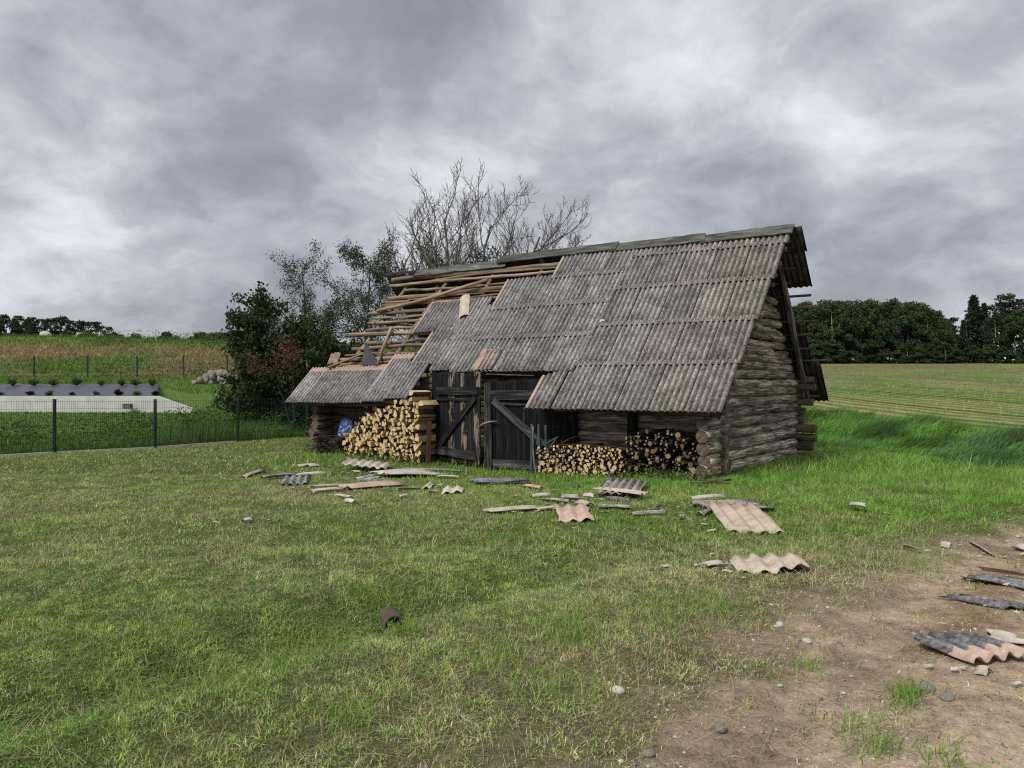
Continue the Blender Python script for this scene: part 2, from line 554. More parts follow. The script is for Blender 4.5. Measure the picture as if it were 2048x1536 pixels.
def ground_mat():
    M = Mat('ground')
    a = M.n('Attribute', _attribute_name='soil').outputs['Color']
    P = M.coord('Object')
    n1 = M.noise(P, 9, 6, .7); n2 = M.noise(P, 55, 4, .75); n3 = M.noise(P, 1.4, 5, .6)
    f = M.math('ADD', M.math('MULTIPLY', n1, .4), M.math('ADD', M.math('MULTIPLY', n2, .35), M.math('MULTIPLY', n3, .25)))
    c = M.mix(1.0, a, M.ramp(f, [(.38, .40), (.5, 1.0), (.62, 1.6)]), 'MULTIPLY')
    # drilled rows of the field
    sp = M.n('SeparateXYZ'); M.put(sp.inputs[0], P)
    w = M.math('ADD', M.math('MULTIPLY', sp.outputs[0], .968), M.math('MULTIPLY', sp.outputs[1], .25))
    w = M.math('ADD', w, M.math('MULTIPLY', M.noise(P, .12, 3), 2.2))
    r1 = M.math('SINE', M.math('MULTIPLY', w, 5.6)); r2 = M.math('SINE', M.math('MULTIPLY', w, .93))
    row = M.math('ADD', M.math('MULTIPLY', r1, .5), .5)
    trk = M.ramp(r2, [(.93, 0.0), (.985, 1.0)])
    rc = M.mix(row, (.62, .55, .5), (1.15, 1.2, 1.05))
    rc = M.mix(trk, rc, (.42, .36, .33))
    rm = M.n('Attribute', _attribute_name='rows').outputs['Fac']
    c = M.mix(rm, c, M.mix(1.0, c, rc, 'MULTIPLY'))
    return M.done(c, .95, M.bump(f, 1.0, .045), .08)


MT['ground'] = ground_mat()
NX, NY = GX.shape
idx = np.arange(NX * NY).reshape(NX, NY)
quads = np.stack([idx[:-1, :-1], idx[1:, :-1], idx[1:, 1:], idx[:-1, 1:]], -1).reshape(-1, 4)
cxm = (GX[:-1, :-1] + GX[1:, 1:]) / 2; cym = (GY[:-1, :-1] + GY[1:, 1:]) / 2
wq = strip_w(cxm, cym); fq = fence_w(cxm, cym)
zone = np.zeros(cxm.shape, int)
zone[track_d(cxm, cym) + .5 * (fbm(cxm * 2.3, cym * 2.3 + 8, 3) - .5) > .1] = 1
zone[(wq > 12.6) & (cym > 13) & (cxm > 4)] = 2
zone[(wq > 22) & (cym > 12) & (cxm > 4)] = 3
zone[(fq > .3) & (cxm < 1)] = 4
zone[(fq > .3) & (cxm < 1) & (cym > 45.5)] = 5
zone = zone.ravel()
VV = np.stack([GX.ravel(), GY.ravel(), GZ.ravel()], -1)
cflat = col.reshape(-1, 3)
for z, nm in enumerate(['lawn', 'dirt_track', 'grassy_ditch', 'stubble_field', 'meadow', 'embankment']):
    q = quads[zone == z]
    used = np.unique(q)
    rm = np.full(NX * NY, -1); rm[used] = np.arange(len(used))
    me = new_mesh(nm, VV[used], rm[q])
    set_col(me, 'soil', cflat[used])
    set_col(me, 'rows', np.repeat(fm.reshape(-1, 1)[used], 3, 1))
    tag(obj(nm, me, MT['ground'], shade=True), kind='structure')

# ------------------------------------------------------------------ timber and sheet builders
FOOT = []        # footprints on the grass: (x, y, ux, uy, half length, half width)


def dir_quat(d, up=(0, 0, 1)):
    d = Vector(d).normalized(); up = Vector(up)
    if abs(d.dot(up)) > .98: up = Vector((0, 1, 0))
    y = up.cross(d).normalized(); z = d.cross(y)
    return Matrix((d, y, z)).transposed().to_quaternion()


def log_mesh(name, L, r0, r1=None, sides=10, segs=10, bend=.02, rough=.08, flat=0.0, cap_mat=False, seed=None):
    g = np.random.default_rng(seed if seed is not None else rng.integers(1 << 30))
    r1 = r0 if r1 is None else r1
    ph = g.random(6) * 6.28
    V = []
    lump = g.normal(0, rough, (segs + 1, sides))
    lump = (lump + np.roll(lump, 1, 1) + np.roll(lump, -1, 1)) / 2
    ring = g.normal(0, rough * .45, segs + 1)
    crook = g.normal(0, bend * .22, (segs + 1, 2))
    for i in range(segs + 1):
        f = i / segs
        cy = bend * math.sin(f * 3.14 * 1.3 + ph[0]) + crook[i, 0]
        cz = bend * math.sin(f * 3.14 * 1.7 + ph[1]) + crook[i, 1]
        r = (r0 + (r1 - r0) * f) * (1 + ring[i])
        for j in range(sides):
            a = 2 * math.pi * j / sides
            k = r * (1 + lump[i, j])
            yy, zz = math.cos(a) * k, math.sin(a) * k
            if flat: zz = max(-r * (1 - flat), min(r * (1 - flat), zz))
            V.append((f * L, cy + yy, cz + zz))
    Fc = []
    for i in range(segs):
        for j in range(sides):
            k = (j + 1) % sides
            Fc.append((i * sides + j, i * sides + k, (i + 1) * sides + k, (i + 1) * sides + j))
    Fc.append(tuple(range(sides - 1, -1, -1)))
    Fc.append(tuple(segs * sides + j for j in range(sides)))
    me = new_mesh(name, V, Fc)
    me.polygons.foreach_set('use_smooth', np.array([True] * (len(Fc) - 2) + [False] * 2))
    if cap_mat:
        mi = np.zeros(len(Fc), np.int32); mi[-2:] = 1
        me.polygons.foreach_set('material_index', mi)
    return me


def log_between(name, p0, p1, r0, mat, parent=None, r1=None, tint=None, **kw):
    p0, p1 = Vector(p0), Vector(p1)
    me = log_mesh(name, (p1 - p0).length, r0, r1, cap_mat=isinstance(mat, (list, tuple)), **kw)
    o = obj(name, me, mat, parent, p0, dir_quat(p1 - p0))
    if tint is not None: o.color = (*tint, 1) if len(tint) == 3 else tint
    return o


def grey_tint(lo=.75, hi=1.25, warm=.06):
    k = random.uniform(lo, hi); w = random.uniform(-warm, warm)
    return (k * (1 + w), k, k * (1 - w))


def board_mesh(name, L, W, T, segs=6, jag=.01, warp=.004):
    """board along local X, width in Y, thickness in Z, ragged ends"""
    g = np.random.default_rng(rng.integers(1 << 30))
    V = []; n = 4
    xs = np.linspace(0, L, segs + 1)
    w0, w1 = g.normal(0, warp, (2, segs + 1)); tw = g.normal(0, warp * .6, segs + 1)
    j0 = g.normal(0, jag, 4); j1 = g.normal(0, jag, 4)
    for i, x in enumerate(xs):
        for k, (sy, sz) in enumerate(((-1, -1), (1, -1), (1, 1), (-1, 1))):
            dx = j0[k] if i == 0 else (j1[k] if i == segs else 0)
            V.append((x + dx, sy * W / 2 + (w0 if sy < 0 else w1)[i], sz * T / 2 + tw[i]))
    Fc = []
    for i in range(segs):
        for k in range(4):
            q = (k + 1) % 4
            Fc.append((i * 4 + k, i * 4 + q, i * 4 + 4 + q, i * 4 + 4 + k))
    Fc += [(3, 2, 1, 0), tuple(segs * 4 + k for k in range(4))]
    return new_mesh(name, V, Fc)


def board_between(name, p0, p1, W, T, mat, parent=None, up=(0, 0, 1), tint=None, **kw):
    p0, p1 = Vector(p0), Vector(p1)
    o = obj(name, board_mesh(name, (p1 - p0).length, W, T, **kw), mat, parent, p0, dir_quat(p1 - p0, up))
    if tint is not None: o.color = (*tint, 1)
    return o


PITCH = .1133


def sheet_mesh(name, waves=6, L=1.2, per=6, rows=3, amp=.0205, th=.0055, jag=(0, 0), side_jag=0, warp=0.0, chip=None, seed=0):
    """corrugated sheet, waves across local X, length along local Y, with real thickness"""
    g = np.random.default_rng(seed)
    n = int(round(waves * per))
    xs = np.arange(n + 1) / per * PITCH
    def jagline(a):
        if a <= 0: return np.zeros(n + 1)
        b = np.interp(np.arange(n + 1), np.linspace(0, n, max(3, n // 4)), g.normal(0, a, max(3, n // 4)))
        return b + g.normal(0, a * .25, n + 1)
    lo = jagline(jag[0]); hi = L + jagline(jag[1])
    if chip:                                       # a broken-off corner: (at low end?, fraction of width, depth)
        for low, fr, dep in chip:
            k = np.clip((xs / xs[-1] - (1 - abs(fr))) / abs(fr), 0, 1) if fr > 0 else np.clip((abs(fr) - xs / xs[-1]) / abs(fr), 0, 1)
            if low: lo = lo + k * dep
            else: hi = hi - k * dep
    V = []
    sj = g.normal(0, side_jag, (rows + 1, 2)) if side_jag else np.zeros((rows + 1, 2))
    for top in (1, 0):
        for r in range(rows + 1):
            f = r / rows
            for i in range(n + 1):
                x = xs[i]
                if i == 0: x += sj[r, 0]
                if i == n: x += sj[r, 1]
                z = amp * math.cos(2 * math.pi * xs[i] / PITCH + math.pi) + (0 if top else -th)
                z += warp * math.sin(f * 2.5 + xs[i] * 3)
                V.append((x, lo[i] + (hi[i] - lo[i]) * f, z))
    o2 = (rows + 1) * (n + 1)
    Fc = []
    w = n + 1
    for r in range(rows):
        for i in range(n):
            a = r * w + i
            Fc.append((a, a + 1, a + w + 1, a + w))
            Fc.append((o2 + a, o2 + a + w, o2 + a + w + 1, o2 + a + 1))
    nt = len(Fc)
    for i in range(n):
        Fc.append((i, o2 + i, o2 + i + 1, i + 1))
        a = rows * w + i
        Fc.append((a, a + 1, o2 + a + 1, o2 + a))
    for r in range(rows):
        a = r * w
        Fc.append((a, a + w, o2 + a + w, o2 + a))
        b = a + n
        Fc.append((b, o2 + b, o2 + b + w, b + w))
    me = new_mesh(name, V, Fc)
    me.polygons.foreach_set('use_smooth', np.array([True] * nt + [False] * (len(Fc) - nt)))
    return me


# ------------------------------------------------------------------ the barn
barn = empty('log_barn', (BO[0], BO[1], 0), (0, 0, BARN_ROT))
tag(barn, 'old log barn with corrugated roof, half stripped of sheets on the left', 'barn')
roof = empty('roof', parent=barn)
TE, ZE, TR, ZR = -.8, 1.095, 2.48, 4.62
LS = math.hypot(TR - TE, ZR - ZE)
PHI = math.atan2(ZR - ZE, TR - TE)
TB, ZB = 5.6, 1.17
PHB = math.atan2(ZR - ZB, TB - TR)
LB = math.hypot(TB - TR, ZR - ZB)


def on_roof(s, d, up=0.0):
    """front slope: s along, d up the slope, up = height above the batten plane"""
    sag = -.035 * math.sin(max(0, min(1, d / LS)) * math.pi) - .03 * math.sin((s + 2) * .55) * (d / LS)
    up += sag
    return Vector((s + .05 * d, TE + d * math.cos(PHI) - up * math.sin(PHI), ZE + d * math.sin(PHI) + up * math.cos(PHI)))


def on_back(s, d, up=0.0):
    return Vector((s + .05 * d, TB - d * math.cos(PHB) + up * math.sin(PHB), ZB + d * math.sin(PHB) + up * math.cos(PHB)))


SH = [sheet_mesh('sheet_mesh_%d' % k, 6, 1.2, seed=k, jag=(.003, .003)) for k in range(4)]
_sheet_cache = {}


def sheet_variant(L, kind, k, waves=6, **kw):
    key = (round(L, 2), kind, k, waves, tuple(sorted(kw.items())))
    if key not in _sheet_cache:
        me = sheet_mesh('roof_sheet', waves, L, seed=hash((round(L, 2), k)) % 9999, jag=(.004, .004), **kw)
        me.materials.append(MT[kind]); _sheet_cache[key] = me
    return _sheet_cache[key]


def roof_frame(fn, s, d, rz=0.0):
    p = fn(s, d); ex = (fn(s + .66, d) - p).normalized(); ey = (fn(s, d + 1.12) - p).normalized()
    ez = ex.cross(ey).normalized(); ey = ez.cross(ex)
    q = Matrix((ex, ey, ez)).transposed().to_quaternion()
    return q @ Quaternion((0, 0, 1), rz)


def put_sheet(s, d, L, kind='sheet', tint=(1, 1, 1), fn=on_roof, lift=.055, waves=6, tilt=None, **kw):
    """s = left edge at its foot, d = foot of the sheet"""
    k = random.randrange(3)
    me = sheet_variant(L, kind, k, waves, **kw)
    p = fn(s, d, lift + random.uniform(0, .004))
    q = roof_frame(fn, s, d, R(random.uniform(-.35, .35)))
    q = q @ Quaternion((1, 0, 0), -math.atan2(.008 if tilt is None else tilt, L)) @ Quaternion((0, 1, 0), -R(random.uniform(1.0, 1.5)))
    o = obj('roof_sheet', me, None, roof, p, q)
    o.color = (*tint, 1)
    return o


def tint_at(s, d):
    # browner and redder to the right, bluish grey in the middle and left, sheet by sheet
    w = float(smooth(-3.2, -.5, s))
    base = np.array([.99, .985, .985]) * (1 - w) + np.array([1.05, .955, .88]) * w
    k = random.choice([.86, .92, .96, 1.0, 1.05, 1.1])
    c = base * k + np.random.default_rng(int((s + 20) * 1000 + d * 77)).normal(0, .012, 3)
    return tuple(c)


PW = .66
# right block, five columns, joints at 0 / 1.13 / 2.25 / 3.36 / 4.40
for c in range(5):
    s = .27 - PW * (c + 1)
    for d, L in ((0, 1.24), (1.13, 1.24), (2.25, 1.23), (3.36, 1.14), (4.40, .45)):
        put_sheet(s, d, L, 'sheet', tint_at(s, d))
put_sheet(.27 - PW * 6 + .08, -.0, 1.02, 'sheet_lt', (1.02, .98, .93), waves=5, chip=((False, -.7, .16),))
# middle block, joints at 1.0 / 1.99 / 2.98 / 3.91
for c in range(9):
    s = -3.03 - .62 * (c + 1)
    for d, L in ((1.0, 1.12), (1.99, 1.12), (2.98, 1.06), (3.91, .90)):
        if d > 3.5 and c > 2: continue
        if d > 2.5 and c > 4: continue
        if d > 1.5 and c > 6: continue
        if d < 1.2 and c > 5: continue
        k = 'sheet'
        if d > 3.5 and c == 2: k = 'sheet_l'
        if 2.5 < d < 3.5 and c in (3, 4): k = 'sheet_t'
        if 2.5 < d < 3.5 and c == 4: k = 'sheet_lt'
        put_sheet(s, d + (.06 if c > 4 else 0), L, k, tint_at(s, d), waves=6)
# left block
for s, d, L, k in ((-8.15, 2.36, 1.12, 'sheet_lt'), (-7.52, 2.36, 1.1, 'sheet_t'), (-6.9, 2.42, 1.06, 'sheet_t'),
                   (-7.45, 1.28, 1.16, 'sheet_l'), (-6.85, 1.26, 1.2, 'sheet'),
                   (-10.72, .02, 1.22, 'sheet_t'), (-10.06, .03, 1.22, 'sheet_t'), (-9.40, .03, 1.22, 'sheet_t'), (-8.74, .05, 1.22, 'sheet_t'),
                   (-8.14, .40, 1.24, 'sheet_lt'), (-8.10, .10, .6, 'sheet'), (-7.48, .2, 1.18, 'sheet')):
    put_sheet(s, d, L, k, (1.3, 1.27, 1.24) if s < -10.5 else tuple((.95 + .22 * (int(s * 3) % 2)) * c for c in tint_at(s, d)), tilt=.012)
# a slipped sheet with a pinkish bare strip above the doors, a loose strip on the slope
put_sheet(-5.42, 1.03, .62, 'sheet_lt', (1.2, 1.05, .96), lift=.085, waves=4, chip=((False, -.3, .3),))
# thin eave lath ends and a slipped board under the sheets over the door
board_between('eave_board', on_roof(-5.1, 1.02, -.03), on_roof(-3.9, .98, -.05), .12, .02, MT['ridge'], roof)

# back slope, seen from inside and past the right verge
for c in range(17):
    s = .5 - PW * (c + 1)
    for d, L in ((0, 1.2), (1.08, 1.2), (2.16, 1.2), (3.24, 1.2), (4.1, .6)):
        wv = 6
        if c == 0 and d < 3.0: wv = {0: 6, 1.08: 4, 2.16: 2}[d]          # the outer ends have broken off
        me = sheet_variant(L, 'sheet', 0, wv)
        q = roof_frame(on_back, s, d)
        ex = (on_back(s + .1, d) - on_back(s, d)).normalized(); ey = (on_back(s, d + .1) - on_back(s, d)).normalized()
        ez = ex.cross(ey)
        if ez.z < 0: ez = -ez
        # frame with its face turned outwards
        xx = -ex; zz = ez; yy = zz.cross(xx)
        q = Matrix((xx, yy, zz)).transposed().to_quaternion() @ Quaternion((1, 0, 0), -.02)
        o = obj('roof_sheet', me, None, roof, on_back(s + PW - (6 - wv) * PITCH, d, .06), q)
        o.color = (.42, .40, .38, 1)  # shade of the undersides put into a darker tint

# battens (round poles) on both slopes
for k, d in enumerate((.28, .78, 1.30, 1.56, 2.02, 2.46, 2.92, 3.36, 3.60, 3.92, 4.36, 4.62)):
    e0 = -10.25 + random.uniform(-.25, .35)
    if d < 1.2: e0 = -10.5
    r = random.uniform(.042, .066)
    cut = random.uniform(-3.4, -2.2)
    if d < 1.0: cut = -6.95
    w = random.uniform(-.05, .05)
    log_between('batten_pole', on_roof(e0, d + w, -.045 if d > 1.2 else -.09), on_roof(cut, d - w * .4, -.06 if d > 1.2 else -.10), r, MT['pole'], roof, r1=r * .8,
                tint=grey_tint(.8, 1.15), sides=8, segs=18, bend=.022, rough=.08)
    if k in (3, 6, 8):          # doubled laths lying loose beside the poles
        dd = d + random.uniform(.10, .16)
        board_between('split_lath', on_roof(e0 + random.uniform(.2, 1.5), dd, -.01), on_roof(-6.0, dd + .05, -.05), .07, .03, MT['pole'], roof,
                      tint=grey_tint(.7, 1.0), segs=10, warp=.012)
    log_between('batten_pole', on_roof(cut - .4 if d > 1 else -3.2, d, -.06), on_roof(.46 - .2, d, -.06), r, MT['dark_pole'], roof, sides=6, segs=8)
for k, d in enumerate(np.arange(.2, 4.5, .36)):
    e1 = .30 + random.uniform(-.25, .12)
    if 1.1 < d < 3.2: e1 = random.uniform(.35, .75)
    log_between('batten_pole', on_back(-10.3, d, .0), on_back(e1, d, .0), .035, MT['dark_pole'], roof, sides=6, segs=10, bend=.03, r1=.028)
for d in (1.5, 1.78, 2.22, 2.68, 3.14, 3.76, 4.14, 4.48):
    e0 = -10.0 + random.uniform(-.3, .5)
    log_between('batten_pole', on_roof(e0, d + random.uniform(-.04, .04), -.05), on_roof(random.uniform(-6.4, -4.6), d + random.uniform(-.06, .06), -.10), random.uniform(.03, .05), MT['pole'], roof, r1=.03,
                tint=grey_tint(.7, 1.1), sides=8, segs=14, bend=.03, rough=.09)
# the diagonal loose pole, and two short cross pieces
log_between('loose_pole', on_roof(-9.95, 3.28, .06), on_roof(-6.68, 4.02, .10), .055, MT['pole'], roof, r1=.042, tint=(1.15, 1.1, 1.05), sides=8, segs=12, bend=.03)
log_between('loose_pole', on_roof(-8.92, 2.52, .09), on_roof(-8.42, 1.22, .09), .04, MT['pole'], roof, tint=(1.15, 1.1, 1.0), sides=8, segs=6, bend=.02)
board_between('loose_board', on_roof(-10.1, 1.18, .11), on_roof(-8.95, 1.72, .12), .10, .03, MT['pole'], roof, tint=(1.1, 1.05, 1.0))
# rafters
for s in (-9.62, -8.2, -6.75, -5.3, -3.8, -2.3, -.9, .10):
    log_between('rafter', on_roof(s, 1.1 if -6.9 < s < -3.3 else .15, -.15), on_roof(s - .2, LS + .05, -.14), .065, MT['pole'] if s < -6 else MT['dark_pole'], roof, sides=8, segs=8, bend=.03, r1=.05,
                tint=grey_tint(.75, 1.05))
    log_between('rafter', on_back(s, .3, -.11), on_back(s - .2, LB + .05, -.09), .06 if s < 0 else .075, MT['dark_pole'] if s < 0 else MT['log'], roof, sides=8, segs=8, bend=.02, r1=.05, tint=(1, 1, 1))
log_between('collar_beam', (-9.7, 1.2, 3.2), (-9.72, 3.8, 3.2), .06, MT['pole'], roof)
log_between('king_post', (-8.55, 2.4, 1.9), (-8.55, 2.42, 4.45), .065, MT['hewn'], roof, flat=.3, tint=(1.2, 1.05, .9))
log_between('tie_beam', (-8.4, .1, 1.95), (-8.4, 4.9, 1.95), .09, MT['dark_pole'], roof)
log_between('tie_beam', (-5.6, .1, 1.95), (-5.6, 4.9, 1.95), .09, MT['dark_pole'], roof)
# ridge boards, laid in lengths
rb = [(-9.35, -6.4, 4.70), (-6.55, -3.3, 4.80), (-3.45, -1.2, 4.775), (-1.35, .545, 4.745)]
for a, b, z in rb:
    a += random.uniform(-.03, .03)
    for sg in (-1, 1):
        ph = R(50) * sg
        p0 = Vector((a, TR + sg * .095, z - .12)); p1 = Vector((b, TR + sg * .095, z - .12 + random.uniform(-.015, .02)))
        nrm = Vector((0, math.sin(ph), math.cos(ph)))
        board_between('ridge_board', p0, p1, .25, .028, MT['ridge'], roof, up=nrm, tint=grey_tint(.8, 1.05, .03), segs=12, jag=.03, warp=.006)
board_between('ridge_board', (-10.05, TR - .12, 4.47), (-7.6, TR - .08, 4.53), .18, .03, MT['dark_pole'], roof, up=(0, -.6, .8), tint=(.9, .95, 1), jag=.06)
board_between('ridge_board', (-10.0, TR + .14, 4.42), (-6.6, TR + .12, 4.46), .22, .03, MT['dark_pole'], roof, up=(0, .6, .8), jag=.06)


# hanging stub of the eave pole under the left verge
log_between('eave_pole', (-10.62, -.52, 1.13), (-7.0, -.5, 1.15), .07, MT['dark_pole'], roof, sides=8, segs=8)
log_between('eave_pole', (-3.1, -.5, 1.14), (-.05, -.5, 1.14), .07, MT['dark_pole'], roof, sides=8, segs=8)

# walls -------------------------------------------------------------
fw = empty('front_wall', parent=barn); gw = empty('gable_wall', parent=barn); lw = empty('far_gable_wall', parent=barn); bw = empty('back_wall', parent=barn)
zl = [-.02]
gh = [.215, .20, .205, .20, .19, .185, .18, .175, .165, .17, .165, .155, .16, .15, .15, .145, .15, .14, .145, .14]
for hh in gh: zl.append(zl[-1] + hh)


def front_t(z): return TE + (z - ZE) / math.tan(PHI)          # where the front slope is at this height
def back_t(z): return TB - (z - ZB) / math.tan(PHB)


LOGM = [MT['log'], MT['log_end']]
for k, hh in enumerate(gh):
    zc = zl[k] + hh / 2
    r = hh * .56
    zt = zc + r
    t0 = max(.02, front_t(zt) + .12); t1 = min(5.18, back_t(zt) - .16)
    if zc < 1.05: t0 = -.60 + random.uniform(-.05, .05)
    if zc < 1.7: t1 = 5.18 + random.uniform(.05, .2)
    if t1 - t0 < .35 or zc > 3.34: break
    wob = .10 if k > 11 else .05
    log_between('log', (-.13 + random.uniform(-.015, .015), t0, zc), (-.13 + random.uniform(-.015, .015), t1, zc + random.uniform(-.02, .02) * (2 if k > 12 else 1)),
                r, LOGM, gw, sides=14, segs=18, bend=.014 + .01 * (k > 11), rough=wob, tint=tuple(np.array([1.06, 1.0, .90]) * np.array(grey_tint(1.9, 2.5, .03) if k < 3 else grey_tint(1.35, 2.0, .04))))
# front wall: right of the doors and left of the doors, the ends squared off past the corner
for k in range(10):
    zc = zl[k] + gh[k] - .01
    r = gh[k] * .56
    if zc > 1.83: break
    m = LOGM if k > 2 else [MT['hewn'], MT['log_end']]
    tn = tuple(np.array([1.08, 1.0, .88]) * np.array(grey_tint(1.5, 2.1, .06)))
    log_between('log', (-2.98, .13, zc), (.05 + random.uniform(-.03, .04), .13, zc), r, LOGM, fw, sides=12, segs=14, bend=.01, rough=.05, tint=tn)
    if -2 < zc < .75:
        # squared ends beyond the crossing
        o = board_between('log_end', (-.30, .06, zc), (.055 + random.uniform(-.02, .03), .06, zc), .16, r * 1.75, MT['hewn'], fw, tint=grey_tint(.8, 1.2, .05), segs=2, jag=.008)
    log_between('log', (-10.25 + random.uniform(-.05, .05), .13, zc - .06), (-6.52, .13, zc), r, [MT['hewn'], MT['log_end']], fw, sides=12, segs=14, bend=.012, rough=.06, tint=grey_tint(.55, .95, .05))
log_between('log', (-6.6, .13, 1.86), (-2.9, .13, 1.86), .12, MT['dark_pole'], fw, sides=10, segs=10)
for s, w in ((-6.52, .14), (-2.98, .14)):
    board_between('door_post', (s, .0, -.2), (s, .0, 1.9), w, .16, MT['black'], fw, up=(0, -1, 0))
board_between('wall_post', (-1.69, -.06, -.2), (-1.69, -.06, 1.5), .17, .08, MT['black'], fw, up=(0, -1, 0))
for k in range(10):
    zc = zl[k] + gh[k] / 2
    if zc < 1.1:
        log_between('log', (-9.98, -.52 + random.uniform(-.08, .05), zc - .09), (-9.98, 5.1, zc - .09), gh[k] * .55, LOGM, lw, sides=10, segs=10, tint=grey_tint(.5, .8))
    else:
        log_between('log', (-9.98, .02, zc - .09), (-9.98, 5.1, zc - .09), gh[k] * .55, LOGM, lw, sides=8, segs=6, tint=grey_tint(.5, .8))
    zb = zc + .1
    if zb < 1.78:
        e = .32 + random.uniform(-.12, .05) - (.1 if k in (3, 4, 6) else 0)
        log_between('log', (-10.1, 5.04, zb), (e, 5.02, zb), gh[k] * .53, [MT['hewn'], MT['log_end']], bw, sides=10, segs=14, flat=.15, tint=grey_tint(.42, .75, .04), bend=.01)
# a row of stones and a sill under the gable
for k in range(5):
    t = .3 + k * 1.15
    log_between('sill_stone', (-.18, t, -.1), (-.16, t + random.uniform(.25, .5), -.09), .11, MT['stone'], gw, sides=7, segs=3, rough=.15)
# foundation stub at the far corner
log_between('corner_post', (.02, 5.06, -.3), (.02, 5.06, .02), .05, MT['dark_pole'], bw)


# doors -------------------------------------------------------------
def door(sgn, hinge, width, ang, label, z0, z1, peel):
    d = empty('door', (hinge, -.10, 0), (0, 0, ang), barn)
    d['label'] = label
    n = 7 if sgn > 0 else 8
    w = width / n
    for k in range(n):
        x = sgn * (k + .5) * w
        m = MT['peel'] if k in peel else MT['black']
        board_between('plank', (x, random.uniform(-.006, .006), z0 + random.uniform(-.02, .03)), (x + random.uniform(-.006, .006), random.uniform(-.006, .006), z1), w * .97, .03, m, d,
                      up=(0, -1, 0), tint=grey_tint(.8, 1.3, .02), jag=.02)
    return d


BT = MT['batten']
dl = door(1, -6.42, 1.50, -R(13), 'left door leaf with pale strips where black paint has peeled', -.07, 1.84, (2, 4, 6))
board_between('batten', (.06, -.045, 1.46), (1.46, -.045, 1.46), .17, .045, BT, dl, up=(0, -1, 0))
board_between('batten', (.03, -.04, 1.27), (1.40, -.04, 1.275), .05, .035, BT, dl, up=(0, -1, 0))
board_between('batten', (.08, -.045, .155), (1.42, -.045, .10), .17, .045, BT, dl, up=(0, -1, 0), tint=(1.7, 1.65, 1.6))
board_between('brace', (.10, -.052, .22), (1.36, -.052, 1.30), .13, .04, BT, dl, up=(0, -1, 0))
dr = door(-1, -3.04, 1.80, R(12), 'right door leaf, solid black boards with a diagonal brace', -.17, 1.66, ())
board_between('batten', (-1.64, -.045, 1.37), (-.05, -.045, 1.37), .19, .045, BT, dr, up=(0, -1, 0), tint=(1.2, 1.2, 1.2))
board_between('batten', (-1.62, -.04, 1.20), (-.05, -.04, 1.20), .05, .035, BT, dr, up=(0, -1, 0))
board_between('batten', (-1.62, -.045, -.02), (-.05, -.045, .0), .17, .045, BT, dr, up=(0, -1, 0), tint=(1.5, 1.5, 1.5))
board_between('brace', (-1.60, -.052, 1.26), (-.28, -.052, .20), .15, .04, BT, dr, up=(0, -1, 0), tint=(2.2, 2.2, 2.2))
board_between('stile', (-1.72, -.035, -.16), (-1.73, -.035, 1.62), .17, .035, BT, dr, up=(0, -1, 0))
log_between('latch_bar', (-1.92, -.07, .74), (-1.50, -.075, .86), .02, MT['dark_pole'], dr, sides=6, segs=4, tint=(2.2, 2.1, 2.0))
# dark earth floor inside the barn
flo = obj('earth_floor', new_mesh('earth_floor', [(-9.9, .2, .02), (-.2, .2, .02), (-.2, 4.95, .02), (-9.9, 4.95, .02)], [(0, 1, 2, 3)]), plain('barn_earth', (.09, .07, .05), .95), barn)


def bl(s, t, z):
    """barn coordinates to world"""
    x, y = to_world(s, t)
    return Vector((x, y, z))


BROT = Matrix.Rotation(BARN_ROT, 4, 'Z').to_quaternion()

# ------------------------------------------------------------------ firewood
def end_mat(name, a, b):
    M = Mat(name)
    P = M.coord('Object'); oi = M.n('ObjectInfo')
    n = M.noise(P, 9, 4, .6)
    sep = M.n('SeparateXYZ'); M.put(sep.inputs[0], P)
    rr = M.math('POWER', M.math('ADD', M.math('MULTIPLY', sep.outputs[1], sep.outputs[1]), M.math('MULTIPLY', sep.outputs[2], sep.outputs[2])), .5)
    ring = M.math('SINE', M.math('MULTIPLY', rr, 420.0))
    c = M.mix(M.ramp(n, [(.3, 0.0), (.7, 1.0)]), a, b)
    c = M.mix(1.0, c, M.ramp(M.math('ADD', M.math('MULTIPLY', ring, .5), .5), [(0, .88), (1, 1.06)]), 'MULTIPLY')
    c = M.mix(1.0, c, oi.outputs['Color'], 'MULTIPLY')
    return M.done(c, .85, None, .15)


MT['cut'] = end_mat('fresh_cut_wood', (.62, .46, .23), (.74, .60, .36))
MT['split'] = wood('split_wood_face', [(.33, (.36, .25, .12)), (.5, (.55, .42, .23)), (.67, (.68, .55, .34))], 2.0, 26, None, .005)
MT['bark'] = wood('bark', [(.33, (.025, .018, .013)), (.5, (.09, .068, .05)), (.66, (.20, .165, .13))], 6, 24, None, .008)
MT['cut_old'] = end_mat('aged_cut_wood', (.34, .23, .145), (.52, .39, .25))


